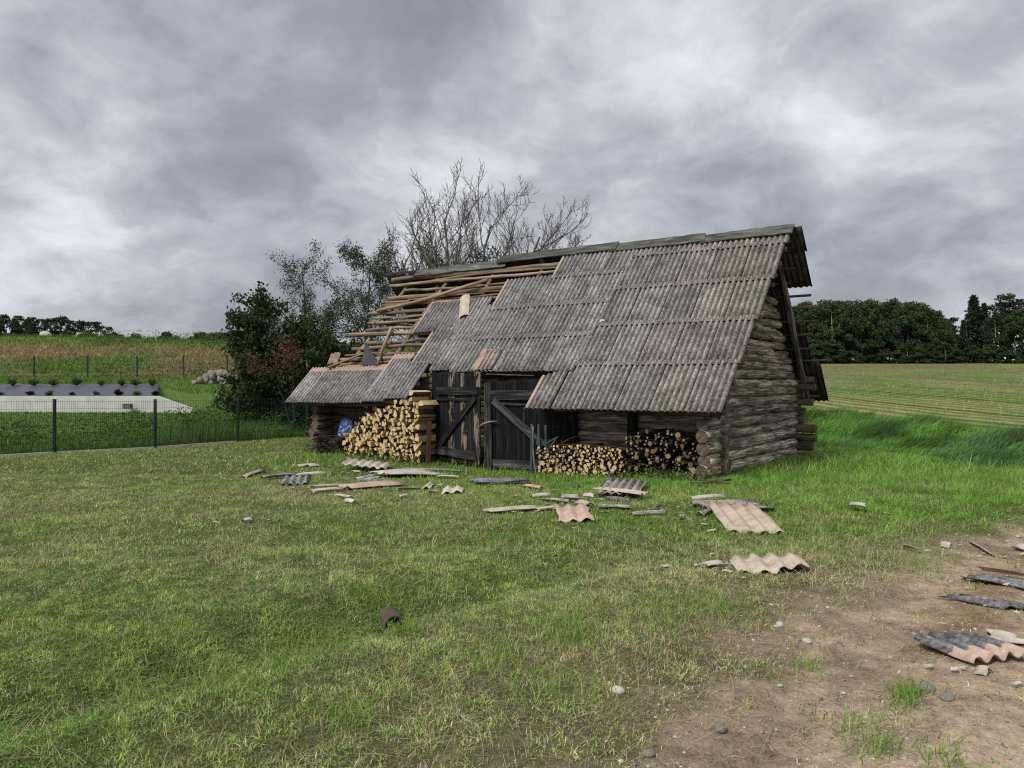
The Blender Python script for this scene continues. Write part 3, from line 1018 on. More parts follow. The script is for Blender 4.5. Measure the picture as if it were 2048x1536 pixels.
def split_log_mesh(k):
    g = np.random.default_rng(100 + k)
    half = R(g.uniform(24, 48)); r = g.uniform(.075, .10)
    pts = [(0, 0)]
    na = 4
    for i in range(na + 1):
        a = -half + 2 * half * i / na
        pts.append((math.cos(a) * r * g.uniform(.94, 1.04), math.sin(a) * r * g.uniform(.94, 1.04)))
    if k % 4 == 3:
        pts[0] = (r * .45, -r * .05); pts.insert(0, (r * .42, r * .1))
    n = len(pts)
    cx = sum(p[0] for p in pts) / n
    pts = [(p[0] - cx, p[1]) for p in pts]
    V = [(0, *p) for p in pts] + [(1, p[0] * g.uniform(.9, 1.08), p[1] * g.uniform(.9, 1.08)) for p in pts]
    Fc = []; mi = []
    for i in range(n):
        j = (i + 1) % n
        Fc.append((i, j, n + j, n + i)); mi.append(1 if (i == 0 or j == 0 or (k % 4 == 3 and i == 1)) else 2)
    Fc += [tuple(range(n - 1, -1, -1)), tuple(range(n, 2 * n))]; mi += [0, 0]
    me = new_mesh('split_log', V, Fc)
    for m in ('cut', 'split', 'bark'): me.materials.append(MT[m])
    me.polygons.foreach_set('material_index', np.array(mi, np.int32))
    return me


SPL = [split_log_mesh(k) for k in range(12)]
top_s = [-9.0, -8.62, -8.3, -8.05, -7.6, -7.3, -6.95, -6.7, -6.5, -6.3]
top_z = [.22, .48, .72, .88, 1.08, 1.18, 1.22, 1.46, 1.32, 1.05]
TOW = math.atan2(-A2[1], -A2[0])        # heading from the wall to the viewer's side
cnt = 0
z = -.03
row = 0
while z < 1.42:
    s = -8.72 + random.uniform(0, .1)
    while s < -6.40:
        if z < np.interp(s, top_s, top_z) - .03:
            k = random.randrange(12)
            zz = z + random.uniform(-.03, .03); sc = random.uniform(.85, 1.4)
            Lg = random.uniform(.5, .6)
            tb = -.16 + random.uniform(-.05, .05)
            o = obj('split_log', SPL[k], None, None, bl(s + random.uniform(-.015, .015), tb, zz),
                    Quaternion((0, 0, 1), TOW + random.uniform(-.05, .05)) @ Quaternion((1, 0, 0), random.uniform(0, 6.28)))
            o.scale = (Lg, sc, sc)
            v = random.choice([.72, .88, 1, 1, 1.05]); o.color = (v, v * random.uniform(.93, 1.0), v * random.uniform(.8, 1.0), 1)
            tag(o, 'pale split firewood log in the tall stack left of the barn doors', 'firewood', 'split firewood stacked left of the barn doors')
            cnt += 1
        s += random.uniform(.098, .145)
    z += .093
    row += 1


def billet_mesh(k, cut='cut', bark='bark'):
    me = log_mesh('billet', 1.0, .5, .47, sides=9, segs=3, bend=.03, rough=.05, seed=300 + k)
    me.materials.append(MT[bark]); me.materials.append(MT[cut])
    mi = np.zeros(len(me.polygons), np.int32); mi[-2:] = 1
    me.polygons.foreach_set('material_index', mi)
    return me


BIL = [billet_mesh(k) for k in range(5)]; BIO = [billet_mesh(10 + k, 'cut_old') for k in range(5)]


def pack(region, radii, tries=60):
    P = []
    g = np.random.default_rng(55)
    for r in radii:
        for _ in range(tries):
            s, z = region(g, r)
            if s is None: continue
            if all((s - a) ** 2 + (z - b) ** 2 > (.97 * (r + c)) ** 2 for a, b, c in P):
                P.append((s, z, r)); break
    return P


def billet(p, r, L, meshes, tints, label, group, tfront, yaw=.06, name='round_stick'):
    s, z = p
    o = obj(name, random.choice(meshes), None, None, bl(s, tfront + L, z), Quaternion((0, 0, 1), TOW + random.uniform(-yaw, yaw)) @ Quaternion((0, 1, 0), random.uniform(-.04, .04)) @ Quaternion((1, 0, 0), random.uniform(0, 6.28)))
    o.scale = (L, 2 * r, 2 * r)
    v = random.choice(tints); o.color = (v, v * random.uniform(.92, 1), v * random.uniform(.8, 1), 1)
    tag(o, label, 'firewood', group)


def reg_a(g, r):
    s = g.uniform(-3.42, -1.62)
    top = .36 + .10 * math.sin((s + 3.4) * 1.3)
    if r > .034: z = -.16 + r + abs(g.normal(0, .09))
    else: z = g.uniform(-.1, top)
    if z > top: return None, None
    return s, z


rad = sorted(list(rng.uniform(.032, .05, 80)), reverse=True) + sorted(list(rng.uniform(.013, .03, 215)), reverse=True)
for s, z, r in pack(reg_a, rad, 90):
    billet((s, z), r, random.uniform(.45, .6), BIL, [.7, .9, 1, 1.05], 'round stick with a pale cut end in the low pile right of the doors', 'thin round firewood piled between the door and the dark wall post', -.62 + random.uniform(-.05, .06))


def reg_b(g, r):
    s = g.uniform(-1.58, -.36)
    z = g.uniform(-.12, .78)
    if z > .80 - .25 * abs(s + .9): return None, None
    return s, z


for s, z, r in pack(reg_b, sorted(list(rng.uniform(.03, .05, 30)) + list(rng.uniform(.013, .03, 170)), reverse=True), 90):
    billet((s, z), r, random.uniform(.4, .65), BIO, [.3, .42, .55, .7, .9], 'brownish branch wood in the rough pile beside the near barn corner', 'rough branch firewood piled beside the near barn corner', -.55 + random.uniform(-.12, .1), .32, 'branch_log')
# rough half logs at the foot of that pile
for k, (s, z) in enumerate(((-1.0, -.06), (-.72, -.02), (-.5, .02), (-.62, .12))):
    o = obj('split_log', SPL[k * 2], None, None, bl(s, -.1, z), Quaternion((0, 0, 1), TOW + .3 * (k - 1)) @ Quaternion((1, 0, 0), 2.0 * k))
    o.scale = (.6, 1.15, 1.15); o.color = (.62, .6, .6, 1)
    tag(o, 'grey weathered split log at the foot of the rough branch pile', 'firewood', 'weathered split logs under the branch pile')
# dark small sticks on top of the left stack
for k in range(34):
    s = random.uniform(-8.45, -7.75); zt = np.interp(s, top_s, top_z)
    billet((s, zt + random.uniform(-.04, .12)), random.uniform(.014, .03), .5, BIO, [.4, .6, .9], 'thin dark stick lying on the shoulder of the tall split stack', 'thin sticks on the shoulder of the split firewood stack', -.6, .1, 'thin_stick')


def tube_mass(paths, sides=4):
    """many thin tubes into one vertex/face array: paths = list of (points (n,3), radii (n))"""
    V = []; T = []; base = 0
    for P, rr in paths:
        P = np.asarray(P, float); n = len(P)
        d = np.gradient(P, axis=0); d /= np.linalg.norm(d, axis=1)[:, None] + 1e-9
        ref = np.array([0.3, 0.2, 1.0]) if abs(d[0, 2]) < .9 else np.array([1.0, .1, 0])
        a = np.cross(d, ref); a /= np.linalg.norm(a, axis=1)[:, None] + 1e-9
        b = np.cross(d, a)
        ang = np.arange(sides) / sides * 2 * np.pi
        ring = P[:, None, :] + (np.cos(ang)[None, :, None] * a[:, None, :] + np.sin(ang)[None, :, None] * b[:, None, :]) * np.asarray(rr)[:, None, None]
        V.append(ring.reshape(-1, 3))
        i = np.arange(n - 1)[:, None] * sides + np.arange(sides)[None, :]
        j = np.arange(n - 1)[:, None] * sides + (np.arange(sides)[None, :] + 1) % sides
        T.append(np.stack([i, j, j + sides, i + sides], -1).reshape(-1, 4) + base)
        base += n * sides
    return np.concatenate(V), np.concatenate(T)


def brush(name, label, s0, s1, z0, ztop, n, tf, L, r, group=None):
    paths = []
    for _ in range(n):
        s = random.uniform(s0, s1); z = z0 + (ztop - z0) * random.random() ** 1.2
        p0 = np.array(bl(s, tf + random.uniform(-.12, .1), z)); a = random.uniform(-.5, .5)
        d = np.array([*(A2 * math.cos(a) + ER * math.sin(a)), random.uniform(-.15, .2)])
        P = [p0 + d * L * f + np.array([0, 0, .05 * math.sin(f * 3 + s * 9)]) for f in (0, .35, .7, 1)]
        paths.append((P, np.array([1, .9, .8, .6]) * r * random.uniform(.6, 1.3)))
    V, T = tube_mass(paths, 5)
    o = obj(name, new_mesh(name, V, T), MT['bark'])
    return tag(o, label, 'brushwood', kind='stuff')


brush('brushwood_heap', 'heap of dark brushwood twigs at the far left barn corner', -9.85, -8.75, -.08, .34, 320, -.62, .6, .010)
brush('brushwood_sticks', 'loose dark twigs sticking out over the low round-stick pile', -3.5, -2.6, .05, .52, 60, -.70, .55, .007)
MT['bark_tw'] = MT['bark']

# stake holding the split stack, stick holding the low pile
o = board_between('stake', bl(-6.12, -.74, -.12), bl(-6.10, -.73, .80), .10, .05, MT['hewn'], up=(0, -1, 0), tint=(.55, .42, .36))
tag(o, 'brown wooden stake standing against the end of the split firewood stack', 'stake')
o = log_between('support_stick', bl(-3.46, -.68, -.2), bl(-3.52, -.62, .78), .018, MT['pole'], sides=6, tint=(.75, .75, .75))
tag(o, 'thin upright grey stick propping the low round-stick pile', 'stick')


# blue and white plastic sack
def sack():
    g = np.random.default_rng(5)
    nu, nv = 14, 10
    V = []
    for i in range(nu + 1):
        th = math.pi * i / nu
        for j in range(nv * 2):
            ph = math.pi * j / nv
            x = .20 * math.sin(th) * math.cos(ph); y = .10 * math.sin(th) * math.sin(ph); z = .26 * math.cos(th)
            e = lambda q, p: math.copysign(abs(q) ** p, q)
            x = .20 * e(math.sin(th), .5) * e(math.cos(ph), .55); y = .09 * e(math.sin(th), .6) * e(math.sin(ph), .7); z = .27 * e(math.cos(th), .7)
            k = 1 + g.normal(0, .05)
            V.append((x * k, y * k + .02 * math.sin(7 * z + 9 * x), z))
    w = nv * 2
    Fc = [(i * w + j, i * w + (j + 1) % w, (i + 1) * w + (j + 1) % w, (i + 1) * w + j) for i in range(nu) for j in range(w)]
    me = new_mesh('plastic_sack', V, Fc)
    M = Mat('blue_white_plastic'); P = M.coord('Object')
    n = M.noise(M.n('Mapping', Vector=P, Scale=(9, 9, 7)).outputs[0], 1, 3, .5, 1.5)
    c = M.ramp(n, [(.44, (.018, .05, .18)), (.53, (.03, .085, .27)), (.57, (.22, .25, .30)), (.66, (.42, .44, .46))])
    m = M.done(c, .35, M.bump(M.noise(P, 14, 3), .6, .02), .5)
    o = obj('plastic_sack', me, m, None, bl(-9.02, -.36, .54), Euler((R(-6), R(16), BARN_ROT)), True)
    tag(o, 'crumpled blue and white plastic sack leaning on the log wall left of the firewood', 'sack')


sack()


# old blue wooden frame by the right door
def blue_frame():
    r = empty('blue_wooden_frame', bl(-3.4, -.62, .3), (0, 0, BARN_ROT))
    tag(r, 'faded blue wooden frame with three uprights standing on the low stick pile', 'wooden frame')
    for k, x in enumerate((-.17, -.0, .17)):
        board_between('upright', (x, 0, -.05 if k else -.4), (x + .01 - .01 * k, -.01, .52 - .01 * k), .055 if k == 0 else .045, .03, MT['blue_paint'], r, up=(0, -1, 0), segs=3)
    board_between('crossbar', (-.19, .035, .17), (.22, .035, .18), .10, .025, MT['blue_paint'], r, up=(0, -1, 0), segs=3, tint=(.7, .7, .7))
    board_between('crossbar', (-.19, .035, -.02), (.22, .035, -.02), .05, .025, MT['blue_paint'], r, up=(0, -1, 0), segs=3, tint=(.6, .6, .6))
    board_between('loose_slat', (.18, -.03, .16), (.46, -.06, .30), .035, .02, MT['blue_paint'], r, segs=2, tint=(1.6, 1.5, 1.45))
    board_between('loose_slat', (.22, -.05, .04), (.44, -.07, .27), .03, .02, MT['blue_paint'], r, segs=2, tint=(1.5, 1.4, 1.35))


blue_frame()


# ------------------------------------------------------------------ things lying on the roof
def roof_thing(name, label, cat, me, mat, s, d, lift, rz, tint=(1, 1, 1), rx=0.0):
    p = on_roof(s, d, lift)
    q = roof_frame(on_roof, s, d, rz) @ Quaternion((1, 0, 0), rx)
    wp = bl(p.x, p.y, p.z)
    o = obj(name, me, mat, None, wp, BROT @ q)
    o.color = (*tint, 1)
    tag(o, label, cat)
    return o


def ridge_cap_mesh(L=.82, w=.13):
    V = []; th = .008
    for x in np.linspace(0, L, 5):
        for k in (1, 0):
            V += [(-w, x, -.03 - (0 if k else th)), (-w * .35, x, .012 - (0 if k else th)), (w * .35, x, .012 - (0 if k else th)), (w, x, -.04 - (0 if k else th))]
    Fc = []
    for i in range(4):
        a = i * 8
        for k in range(3):
            Fc.append((a + k, a + k + 1, a + 8 + k + 1, a + 8 + k)); Fc.append((a + 4 + k, a + 12 + k, a + 12 + k + 1, a + 4 + k + 1))
        Fc.append((a, a + 8, a + 12, a + 4)); Fc.append((a + 3, a + 7, a + 15, a + 11))
    for a in (0, 32):
        for k in range(3): Fc.append((a + k, a + 4 + k, a + 5 + k, a + 1 + k) if a == 0 else (a + k, a + 1 + k, a + 5 + k, a + 4 + k))
    return new_mesh('ridge_cap', V, Fc)


roof_thing('ridge_cap', 'pale folded ridge cap lying slantwise on the upper edge of the sheets', 'ridge cap', ridge_cap_mesh(), MT['pale'], -6.72, 2.78, .13, R(26), (1, .97, .9))
roof_thing('broken_strip', 'pinkish broken cement strip lying on the roof above the doors', 'roof fragment', sheet_mesh('broken_strip', 1, .62, seed=9, jag=(.02, .02)), MT['pink'], -5.48, 1.02, .115, R(-3), (1, .82, .74))
roof_thing('broken_strip', 'broken pale cement piece lying across the battens at the lower left', 'roof fragment', sheet_mesh('broken_strip', 3, .42, seed=19, jag=(.04, .05)), MT['pink'], -10.3, 1.30, .05, R(14), (.6, .6, .6), .12)


def felt():
    V = [(0, 0, 0), (.55, 0, .0), (.42, .16, .10), (.12, .40, .20), (.02, .52, .30), (-.02, .25, .12)]
    Fc = [(0, 1, 2, 5), (5, 2, 3, 4)]
    me = new_mesh('roofing_felt', V, Fc)
    o = roof_thing('roofing_felt', 'dark grey flap of roofing felt poking up through the bare battens', 'roofing felt', me, MT['tarp'], -9.02, 1.28, .06, R(0))
    m = o.modifiers.new('thickness', 'SOLIDIFY'); m.thickness = .012


felt()
roof_thing('white_chip', 'small white chip lying high on the middle of the roof', 'roof fragment', sheet_mesh('white_chip', 1, .1, seed=29, jag=(.02, .03), amp=.008), MT['pale'], -2.95, 2.35, .085, R(20), (1.2, 1.2, 1.2))


# ------------------------------------------------------------------ broken roof sheets on the ground
def debris(name, label, a, b, width, mat, tint=(1, 1, 1), lift=.035, roll=0.0, pitch=0.0, jag=.03, chip=None, seed=1, cat='roof fragment', amp=.019, warp=.012, per=8):
    A, B = at(*a), at(*b)
    d = B - A; L = max(.06, d.length)
    y = d.normalized(); x = y.cross(Vector((0, 0, 1))).normalized(); z = x.cross(y)
    q = Matrix((x, y, z)).transposed().to_quaternion()
    PS = 1.35 if name in ('wavy_sheet', 'wavy_fragment') else 1.0
    waves = max(.5, width / PITCH / PS)
    if mat == 'grey': mat = 'sheet'; tint = tuple(.95 * c for c in tint)
    me = sheet_mesh(name, waves, L, per=per, rows=4, amp=amp, seed=seed, jag=(min(jag, L * .15), min(jag, L * .15)), side_jag=min(.01, width * .05), warp=warp, chip=chip)
    W = me.vertices[int(round(waves * per))].co.x * PS
    o = obj(name, me, MT[mat], None, A - x * W / 2 + Vector((0, 0, lift)), q @ Quaternion((0, 1, 0), roll) @ Quaternion((1, 0, 0), pitch))
    o.color = (*tint, 1); o.scale = (PS, 1, 1)
    tag(o, label, cat)
    FOOT.append((*((A + B) / 2).xy, y.x, y.y, L / 2, W / 2))
    return o


D = debris
D('flat_fragment', 'pale flat sheet fragment lying furthest left on the lawn', (488, 957), (525, 944), .16, 'pale', seed=2, tint=(.95, .88, .8))
D('flat_fragment', 'small pale triangular fragment on the lawn before the brushwood heap', (600, 935), (636, 933), .24, 'pale', seed=3, chip=((True, .8, .2),))
D('corrugated_fragment', 'small dark corrugated fragment partly under a pale strip, left of centre', (597, 953), (590, 972), .42, 'grey', seed=4, tint=(1, 1.02, 1.08), lift=.03)
D('long_strip', 'dark narrow strip lying furthest left beside the small corrugated fragment', (528, 960), (598, 954), .16, 'grey', seed=5, lift=.05)
D('long_strip', 'pale narrow strip lying over the small dark corrugated fragment', (596, 957), (651, 954), .10, 'pale', seed=6, lift=.075)
D('wavy_fragment', 'pale wavy broken sheet lying at the grass edge below the split stack', (740, 935), (727, 946), .85, 'pale', seed=7, jag=.06, roll=-.12, lift=.08, tint=(.98, .97, .95))
D('long_strip', 'long flat grey board lying before the left door', (806, 940), (934, 945), .20, 'grey', seed=8, tint=(1.25, 1.2, 1.15), amp=.006)
D('wavy_sheet', 'large pale sheet lying face down in the middle of the debris before the left door', (757, 955), (872, 950), .72, 'pale', seed=9, jag=.05, lift=.06, warp=.03)
D('grey_fragment', 'small grey upturned fragment at the left end of the large pale sheet', (722, 962), (758, 955), .3, 'grey', seed=10, roll=.25, lift=.05, tint=(1.7, 1.65, 1.6))
D('long_strip', 'pale ragged strip extending right from the large pale sheet', (868, 957), (915, 958), .16, 'pale', seed=11, jag=.06)
D('dark_fragment', 'narrow dark fragment tucked behind the large pale sheet', (800, 945), (858, 946), .12, 'grey', seed=12, tint=(.5, .5, .5), lift=.02)
D('small_chip', 'small pale chip below the wavy fragment near the split stack', (708, 947), (722, 948), .09, 'pale', seed=13)
D('long_strip', 'long pinkish ribbed strip of sheet lying aslant on the lawn', (688, 980), (800, 970), .34, 'pink', seed=14, lift=.05)
D('long_strip', 'thin pale strip left of the long pinkish strip', (626, 977), (700, 975), .08, 'pale', seed=15, tint=(.8, .78, .72))
D('flat_fragment', 'pale curled strip left below the long pinkish strip', (622, 988), (685, 983), .15, 'pale', seed=16, roll=.1, lift=.05)
D('small_chip', 'small grey sliver lying on the lawn left of centre', (674, 995), (704, 1000), .09, 'grey', seed=17, tint=(2, 2, 1.9))
D('small_chip', 'small white chip just below the grey sliver', (692, 1005), (710, 1008), .10, 'pale', seed=18, tint=(1.1, 1.1, 1.1))
D('small_chip', 'small upright pale square chip in the middle of the lawn debris', (852, 980), (862, 970), .13, 'pale', seed=19)
D('small_chip', 'tiny pale chip beside the pale square chip', (876, 977), (884, 974), .10, 'pale', seed=20)
D('wavy_fragment', 'small white two-wave fragment lying alone before the doors', (905, 979), (903, 990), .30, 'pale', seed=21, tint=(1.12, 1.12, 1.12), jag=.03, lift=.05, roll=.06)
D('thin_sliver', 'thin pale sliver in the grass left of the two-wave fragment', (800, 982), (842, 983), .04, 'pale', seed=22, tint=(.8, .8, .7))
D('thin_sliver', 'short pale sliver in the grass below the pale square chip', (858, 988), (874, 990), .06, 'pale', seed=23)
D('small_chip', 'tiny pale chip in the grass below the thin sliver', (798, 998), (813, 996), .08, 'pale', seed=24)
D('corrugated_sheet', 'dark corrugated sheet lying ribs up before the right door', (945, 968), (1057, 966), .62, 'grey', seed=25, tint=(.72, .76, .85), lift=.04, jag=.02)
D('thin_sliver', 'pale edge strip along the front of the dark corrugated sheet', (985, 974), (1057, 967), .06, 'pale', seed=26, lift=.05)
D('flat_fragment', 'small pinkish brown fragment right of the dark corrugated sheet', (1046, 975), (1085, 981), .14, 'pink', seed=27, tint=(1, .85, .75), lift=.04)
D('dark_fragment', 'small dark fragment in the grass below the low stick pile', (1143, 974), (1158, 978), .12, 'grey', seed=28, tint=(.4, .4, .4))
D('thin_sliver', 'pale ragged sliver above the flat pale strip', (1063, 996), (1105, 993), .10, 'pale', seed=29)
D('grey_fragment', 'mottled grey fragment beside the pale ragged sliver', (1088, 1004), (1134, 1008), .16, 'grey', seed=30, tint=(1.5, 1.45, 1.4))
D('wavy_fragment', 'pale grey two-wave fragment above the pink pointed piece', (1122, 1000), (1160, 1000), .26, 'pale', seed=31, tint=(.75, .72, .7), lift=.045)
D('wavy_fragment', 'small wavy chip touching the top of the pink pointed piece', (1158, 1009), (1180, 1016), .16, 'pale', seed=32, tint=(.85, .8, .72), lift=.05)
D('thin_sliver', 'pale chip left of the piled corrugated pieces', (1168, 994), (1192, 996), .12, 'pale', seed=33)
D('corrugated_sheet', 'grey corrugated sheet standing with raised wavy edge before the stick pile', (1235, 998), (1255, 974), .62, 'grey', seed=34, tint=(1.35, 1.25, 1.2), lift=.07, pitch=.04, jag=.02)
D('flat_fragment', 'pale long piece lying against the front of the raised corrugated sheet', (1192, 989), (1292, 1001), .20, 'pale', seed=35, lift=.09, tint=(1, .92, .88))
D('dark_fragment', 'dark splinter under the raised corrugated sheet', (1215, 1000), (1262, 1006), .12, 'grey', seed=36, tint=(.7, .7, .7))
D('flat_fragment', 'pale long flat strip in the middle of the lawn', (972, 1028), (1078, 1020), .22, 'pale', seed=37, tint=(.92, .9, .84), amp=.006, lift=.045)
D('flat_fragment', 'short pale strip at the right end of the long flat strip', (1070, 1023), (1112, 1019), .10, 'pale', seed=38, amp=.006)
D('wavy_fragment', 'pinkish pointed sheet piece with a torn right edge', (1140, 1016), (1150, 1048), .40, 'pink', seed=39, jag=.05, tint=(1.1, 1.05, 1.0), lift=.06, roll=.12, chip=((False, .6, .12),))
D('long_strip', 'grey strip with a pale end right of the pink pointed piece', (1202, 1018), (1266, 1020), .14, 'grey', seed=40, tint=(1.5, 1.4, 1.3))
D('long_strip', 'thin dark strip lying right below the grey strip', (1264, 1033), (1330, 1030), .10, 'grey', seed=41, tint=(1.3, 1.25, 1.2))
D('small_chip', 'tiny pale chip below the thin dark strip', (1360, 1043), (1369, 1044), .06, 'pale', seed=42)
D('small_chip', 'sliver of pale sheet above the thin dark strip', (1310, 1019), (1322, 1017), .05, 'pale', seed=52)
D('corrugated_sheet', 'grey corrugated sheet lying under the large pale sheet near the corner', (1398, 1019), (1524, 1017), .62, 'grey', seed=43, lift=.05, tint=(1.25, 1.2, 1.15), jag=.03)
D('flat_fragment', 'pale sliver at the back edge of the sheet pair near the corner', (1380, 1010), (1446, 1004), .10, 'pale', seed=44, lift=.09)
D('dark_fragment', 'grey broken bit at the left foot of the large pale sheet', (1402, 1032), (1428, 1026), .16, 'grey', seed=45, tint=(1.1, 1.05, 1))
D('wavy_sheet', 'large pale sheet on the lawn near the barn corner, lying over a grey one', (1462, 1022), (1516, 1069), .60, 'pale', seed=46, lift=.10, pitch=-.05, tint=(.98, .87, .79), jag=.02, chip=((False, .25, .08),))
D('wavy_sheet', 'large pale wavy sheet lying where the lawn meets the dirt track', (1520, 1122), (1542, 1150), .66, 'pale', seed=47, lift=.07, roll=.10, jag=.03, tint=(1.02, .95, .88), chip=((False, -.5, .10), (True, -.15, -.08)))
D('flat_fragment', 'pale tongue shaped chip left of the large wavy sheet', (1404, 1138), (1441, 1131), .11, 'pale', seed=48, amp=.006)
D('thin_sliver', 'pale sliver touching the left end of the large wavy sheet', (1430, 1141), (1462, 1140), .035, 'pale', seed=49)
D('flat_fragment', 'short pale strip in the long grass at the right', (1702, 1022), (1740, 1027), .14, 'pale', seed=50, lift=.09, tint=(.9, .9, .85))
D('small_chip', 'small grey bit alone on the lawn at far left', (486, 1047), (501, 1045), .08, 'grey', seed=51, tint=(2.2, 2.2, 2.2))
D('thin_sliver', 'narrow pale splinter at the grassy edge of the track', (1806, 1098), (1836, 1107), .045, 'pale', seed=53, tint=(.9, .9, .85))
D('small_chip', 'small curled pale chip on the far part of the track', (1882, 1093), (1904, 1098), .12, 'pale', seed=54, lift=.03)
D('flat_fragment', 'pale lath shaped strip lying on the track', (1945, 1090), (1984, 1113), .06, 'pale', seed=55, lift=.015)
D('small_chip', 'pale curled fragment at the right picture edge on the track', (2027, 1097), (2062, 1103), .14, 'pale', seed=56, lift=.03)
D('corrugated_sheet', 'dark ribbed sheet strip furthest back on the track at right', (1940, 1158), (2075, 1182), .26, 'grey', seed=57, lift=.03, tint=(.8, .8, .85), amp=.013)
D('thin_sliver', 'pinkish edge strip along the back of the furthest dark sheet strip', (1962, 1149), (2070, 1167), .04, 'pink', seed=58, lift=.05)
D('corrugated_sheet', 'narrow dark sheet strip in the middle of the track at right', (1902, 1197), (2040, 1222), .22, 'grey', seed=59, lift=.025, tint=(.75, .75, .78), jag=.05, amp=.013)
D('corrugated_sheet', 'dark corrugated sheet nearest the camera with a pale end', (1885, 1284), (2010, 1326), .44, 'fresh_end', seed=60, lift=.04, tint=(.75, .75, .8), jag=.01, amp=.021)
D('flat_fragment', 'pale flat chip behind the nearest corrugated sheet', (1978, 1271), (2026, 1281), .10, 'pale', seed=61, lift=.02)
D('flat_fragment', 'pale splinter behind the nearest sheet at the picture edge', (1990, 1288), (2070, 1296), .08, 'pale', seed=62, lift=.02)
D('small_chip', 'pale crescent chip in front of the nearest corrugated sheet', (1942, 1345), (1982, 1350), .10, 'pale', seed=63, lift=.02, chip=((True, .5, .03),))
for k, (u, v, u2, v2, lb) in enumerate(((1385, 972, 1412, 978, 'grey board end lying in the weeds by the near barn corner'), (1420, 966, 1456, 972, 'pale broken board leaning by the foot of the near barn corner'))):
    A, B = at(u, v), at(u2, v2)
    o = board_between('broken_board', A + Vector((0, 0, .05)), B + Vector((0, 0, .09)), .12, .03, MT['ridge'], tint=(1.5, 1.4, 1.3))
    tag(o, lb, 'board')


def shards():
    V = []; Fc = []
    for cx, cy, ux, uy, hl, hw in list(FOOT):
        for _ in range(int(3 + 14 * min(1.0, hl * hw * 6))):
            a = random.uniform(-1.5, 1.5) * (hl + .15); b = random.uniform(-1.5, 1.5) * (hw + .15)
            x, y = cx + ux * a - uy * b, cy + uy * a + ux * b
            r = random.uniform(.006, .024) * (1.6 if random.random() < .15 else 1); z = gz(x, y) + .02
            n = random.randint(3, 5); ph = random.random() * 6; base = len(V)
            tl = random.uniform(-.4, .4)
            for top in (.006, 0):
                for k in range(n):
                    an = ph + 6.283 * k / n + random.uniform(-.3, .3) * top * 100
                    V.append((x + math.cos(an) * r * 1.4, y + math.sin(an) * r, z + top + tl * math.cos(an) * r))
            Fc.append(tuple(base + k for k in range(n)))
            for k in range(n): Fc.append((base + k, base + n + k, base + n + (k + 1) % n, base + (k + 1) % n))
    o = obj('cement_shards', new_mesh('cement_shards', V, Fc), MT['pale'])
    tag(o, 'tiny cement shards scattered round the broken roof sheets', 'shards', None, 'stuff')


shards()


# stones on the track and lawn
def stone_mesh(k, sub=2):
    import bmesh
    bm = bmesh.new(); bmesh.ops.create_icosphere(bm, subdivisions=sub, radius=1)
    g = np.random.default_rng(700 + k); pl = g.normal(0, 1, (7, 3)); pl /= np.linalg.norm(pl, axis=1)[:, None]; off = g.uniform(.62, .95, 7)
    for v in bm.verts:
        c = np.array(v.co)
        for p, o in zip(pl, off):
            e = c @ p - o
            if e > 0: c = c - p * e * .85
        v.co = c * g.uniform(.97, 1.03)
    me = bpy.data.meshes.new('stone'); bm.to_mesh(me); bm.free()
    me.polygons.foreach_set('use_smooth', np.ones(len(me.polygons), bool))
    return me


STN = [stone_mesh(k) for k in range(6)]
MT['pale_stone'] = plain('pale_fieldstone', (.52, .50, .46), .9, .3, 5, .2, .01)
for m in STN[:3]: m.materials.append(MT['stone'])
for m in STN[3:]: m.materials.append(MT['pale_stone'])
for u, v, r, mi, lb in ((1853, 1381, .045, 0, 'grey stone with flat top near the lower right corner of the track'), (1897, 1399, .035, 1, 'brown stone right of the flat grey stone on the track'),
                        (1236, 1386, .035, 3, 'white stone lying alone in the dry grass of the foreground'), (1560, 1253, .03, 4, 'round white pebble on the bare earth below the wavy sheet'),
                        (1440, 1463, .032, 0, 'grey knobbly stone in the dry grass at the lower middle'), (1614, 1284, .028, 5, 'pale pebble in the middle of the gravelly slope'),
                        (1297, 1511, .028, 2, 'grey stone half sunk in dry grass at the bottom edge')):
    p = at(u, v)
    o = obj('stone', STN[mi], None, None, p + Vector((0, 0, r * .25)), Euler((0, 0, random.uniform(0, 6))))
    o.scale = (r * 1.25, r, r * .7)
    tag(o, lb, 'stone')


# concrete pipe stub in the swale
def pipe():
    p = at(790, 1256)
    V = []; n = 20; ro, ri = .078, .06; L = .36
    for x, r in ((0, ro), (L, ro), (L, ri), (0, ri)):
        for j in range(n):
            a = 2 * math.pi * j / n
            V.append((x, math.cos(a) * r, math.sin(a) * r))
    Fc = []
    for k in range(3):
        for j in range(n):
            q = (j + 1) % n
            Fc.append((k * n + j, k * n + q, (k + 1) * n + q, (k + 1) * n + j))
    me = new_mesh('drain_pipe', V, Fc)
    d = Vector((.28, -.95, .10))
    o = obj('drain_pipe', me, MT['old_concrete'], None, p + Vector((-.09, .26, .0)), dir_quat(d), True)
    tag(o, 'stub of an old concrete drain pipe poking from the foreground lawn', 'pipe')
    FOOT.append((p.x - .02, p.y + .05, .28, -.95, .12, .06))


pipe()

# ------------------------------------------------------------------ mesh fences
fx, fy = -6.55, 24.5
dirf = Vector((-5.2, -7.0)).normalized()


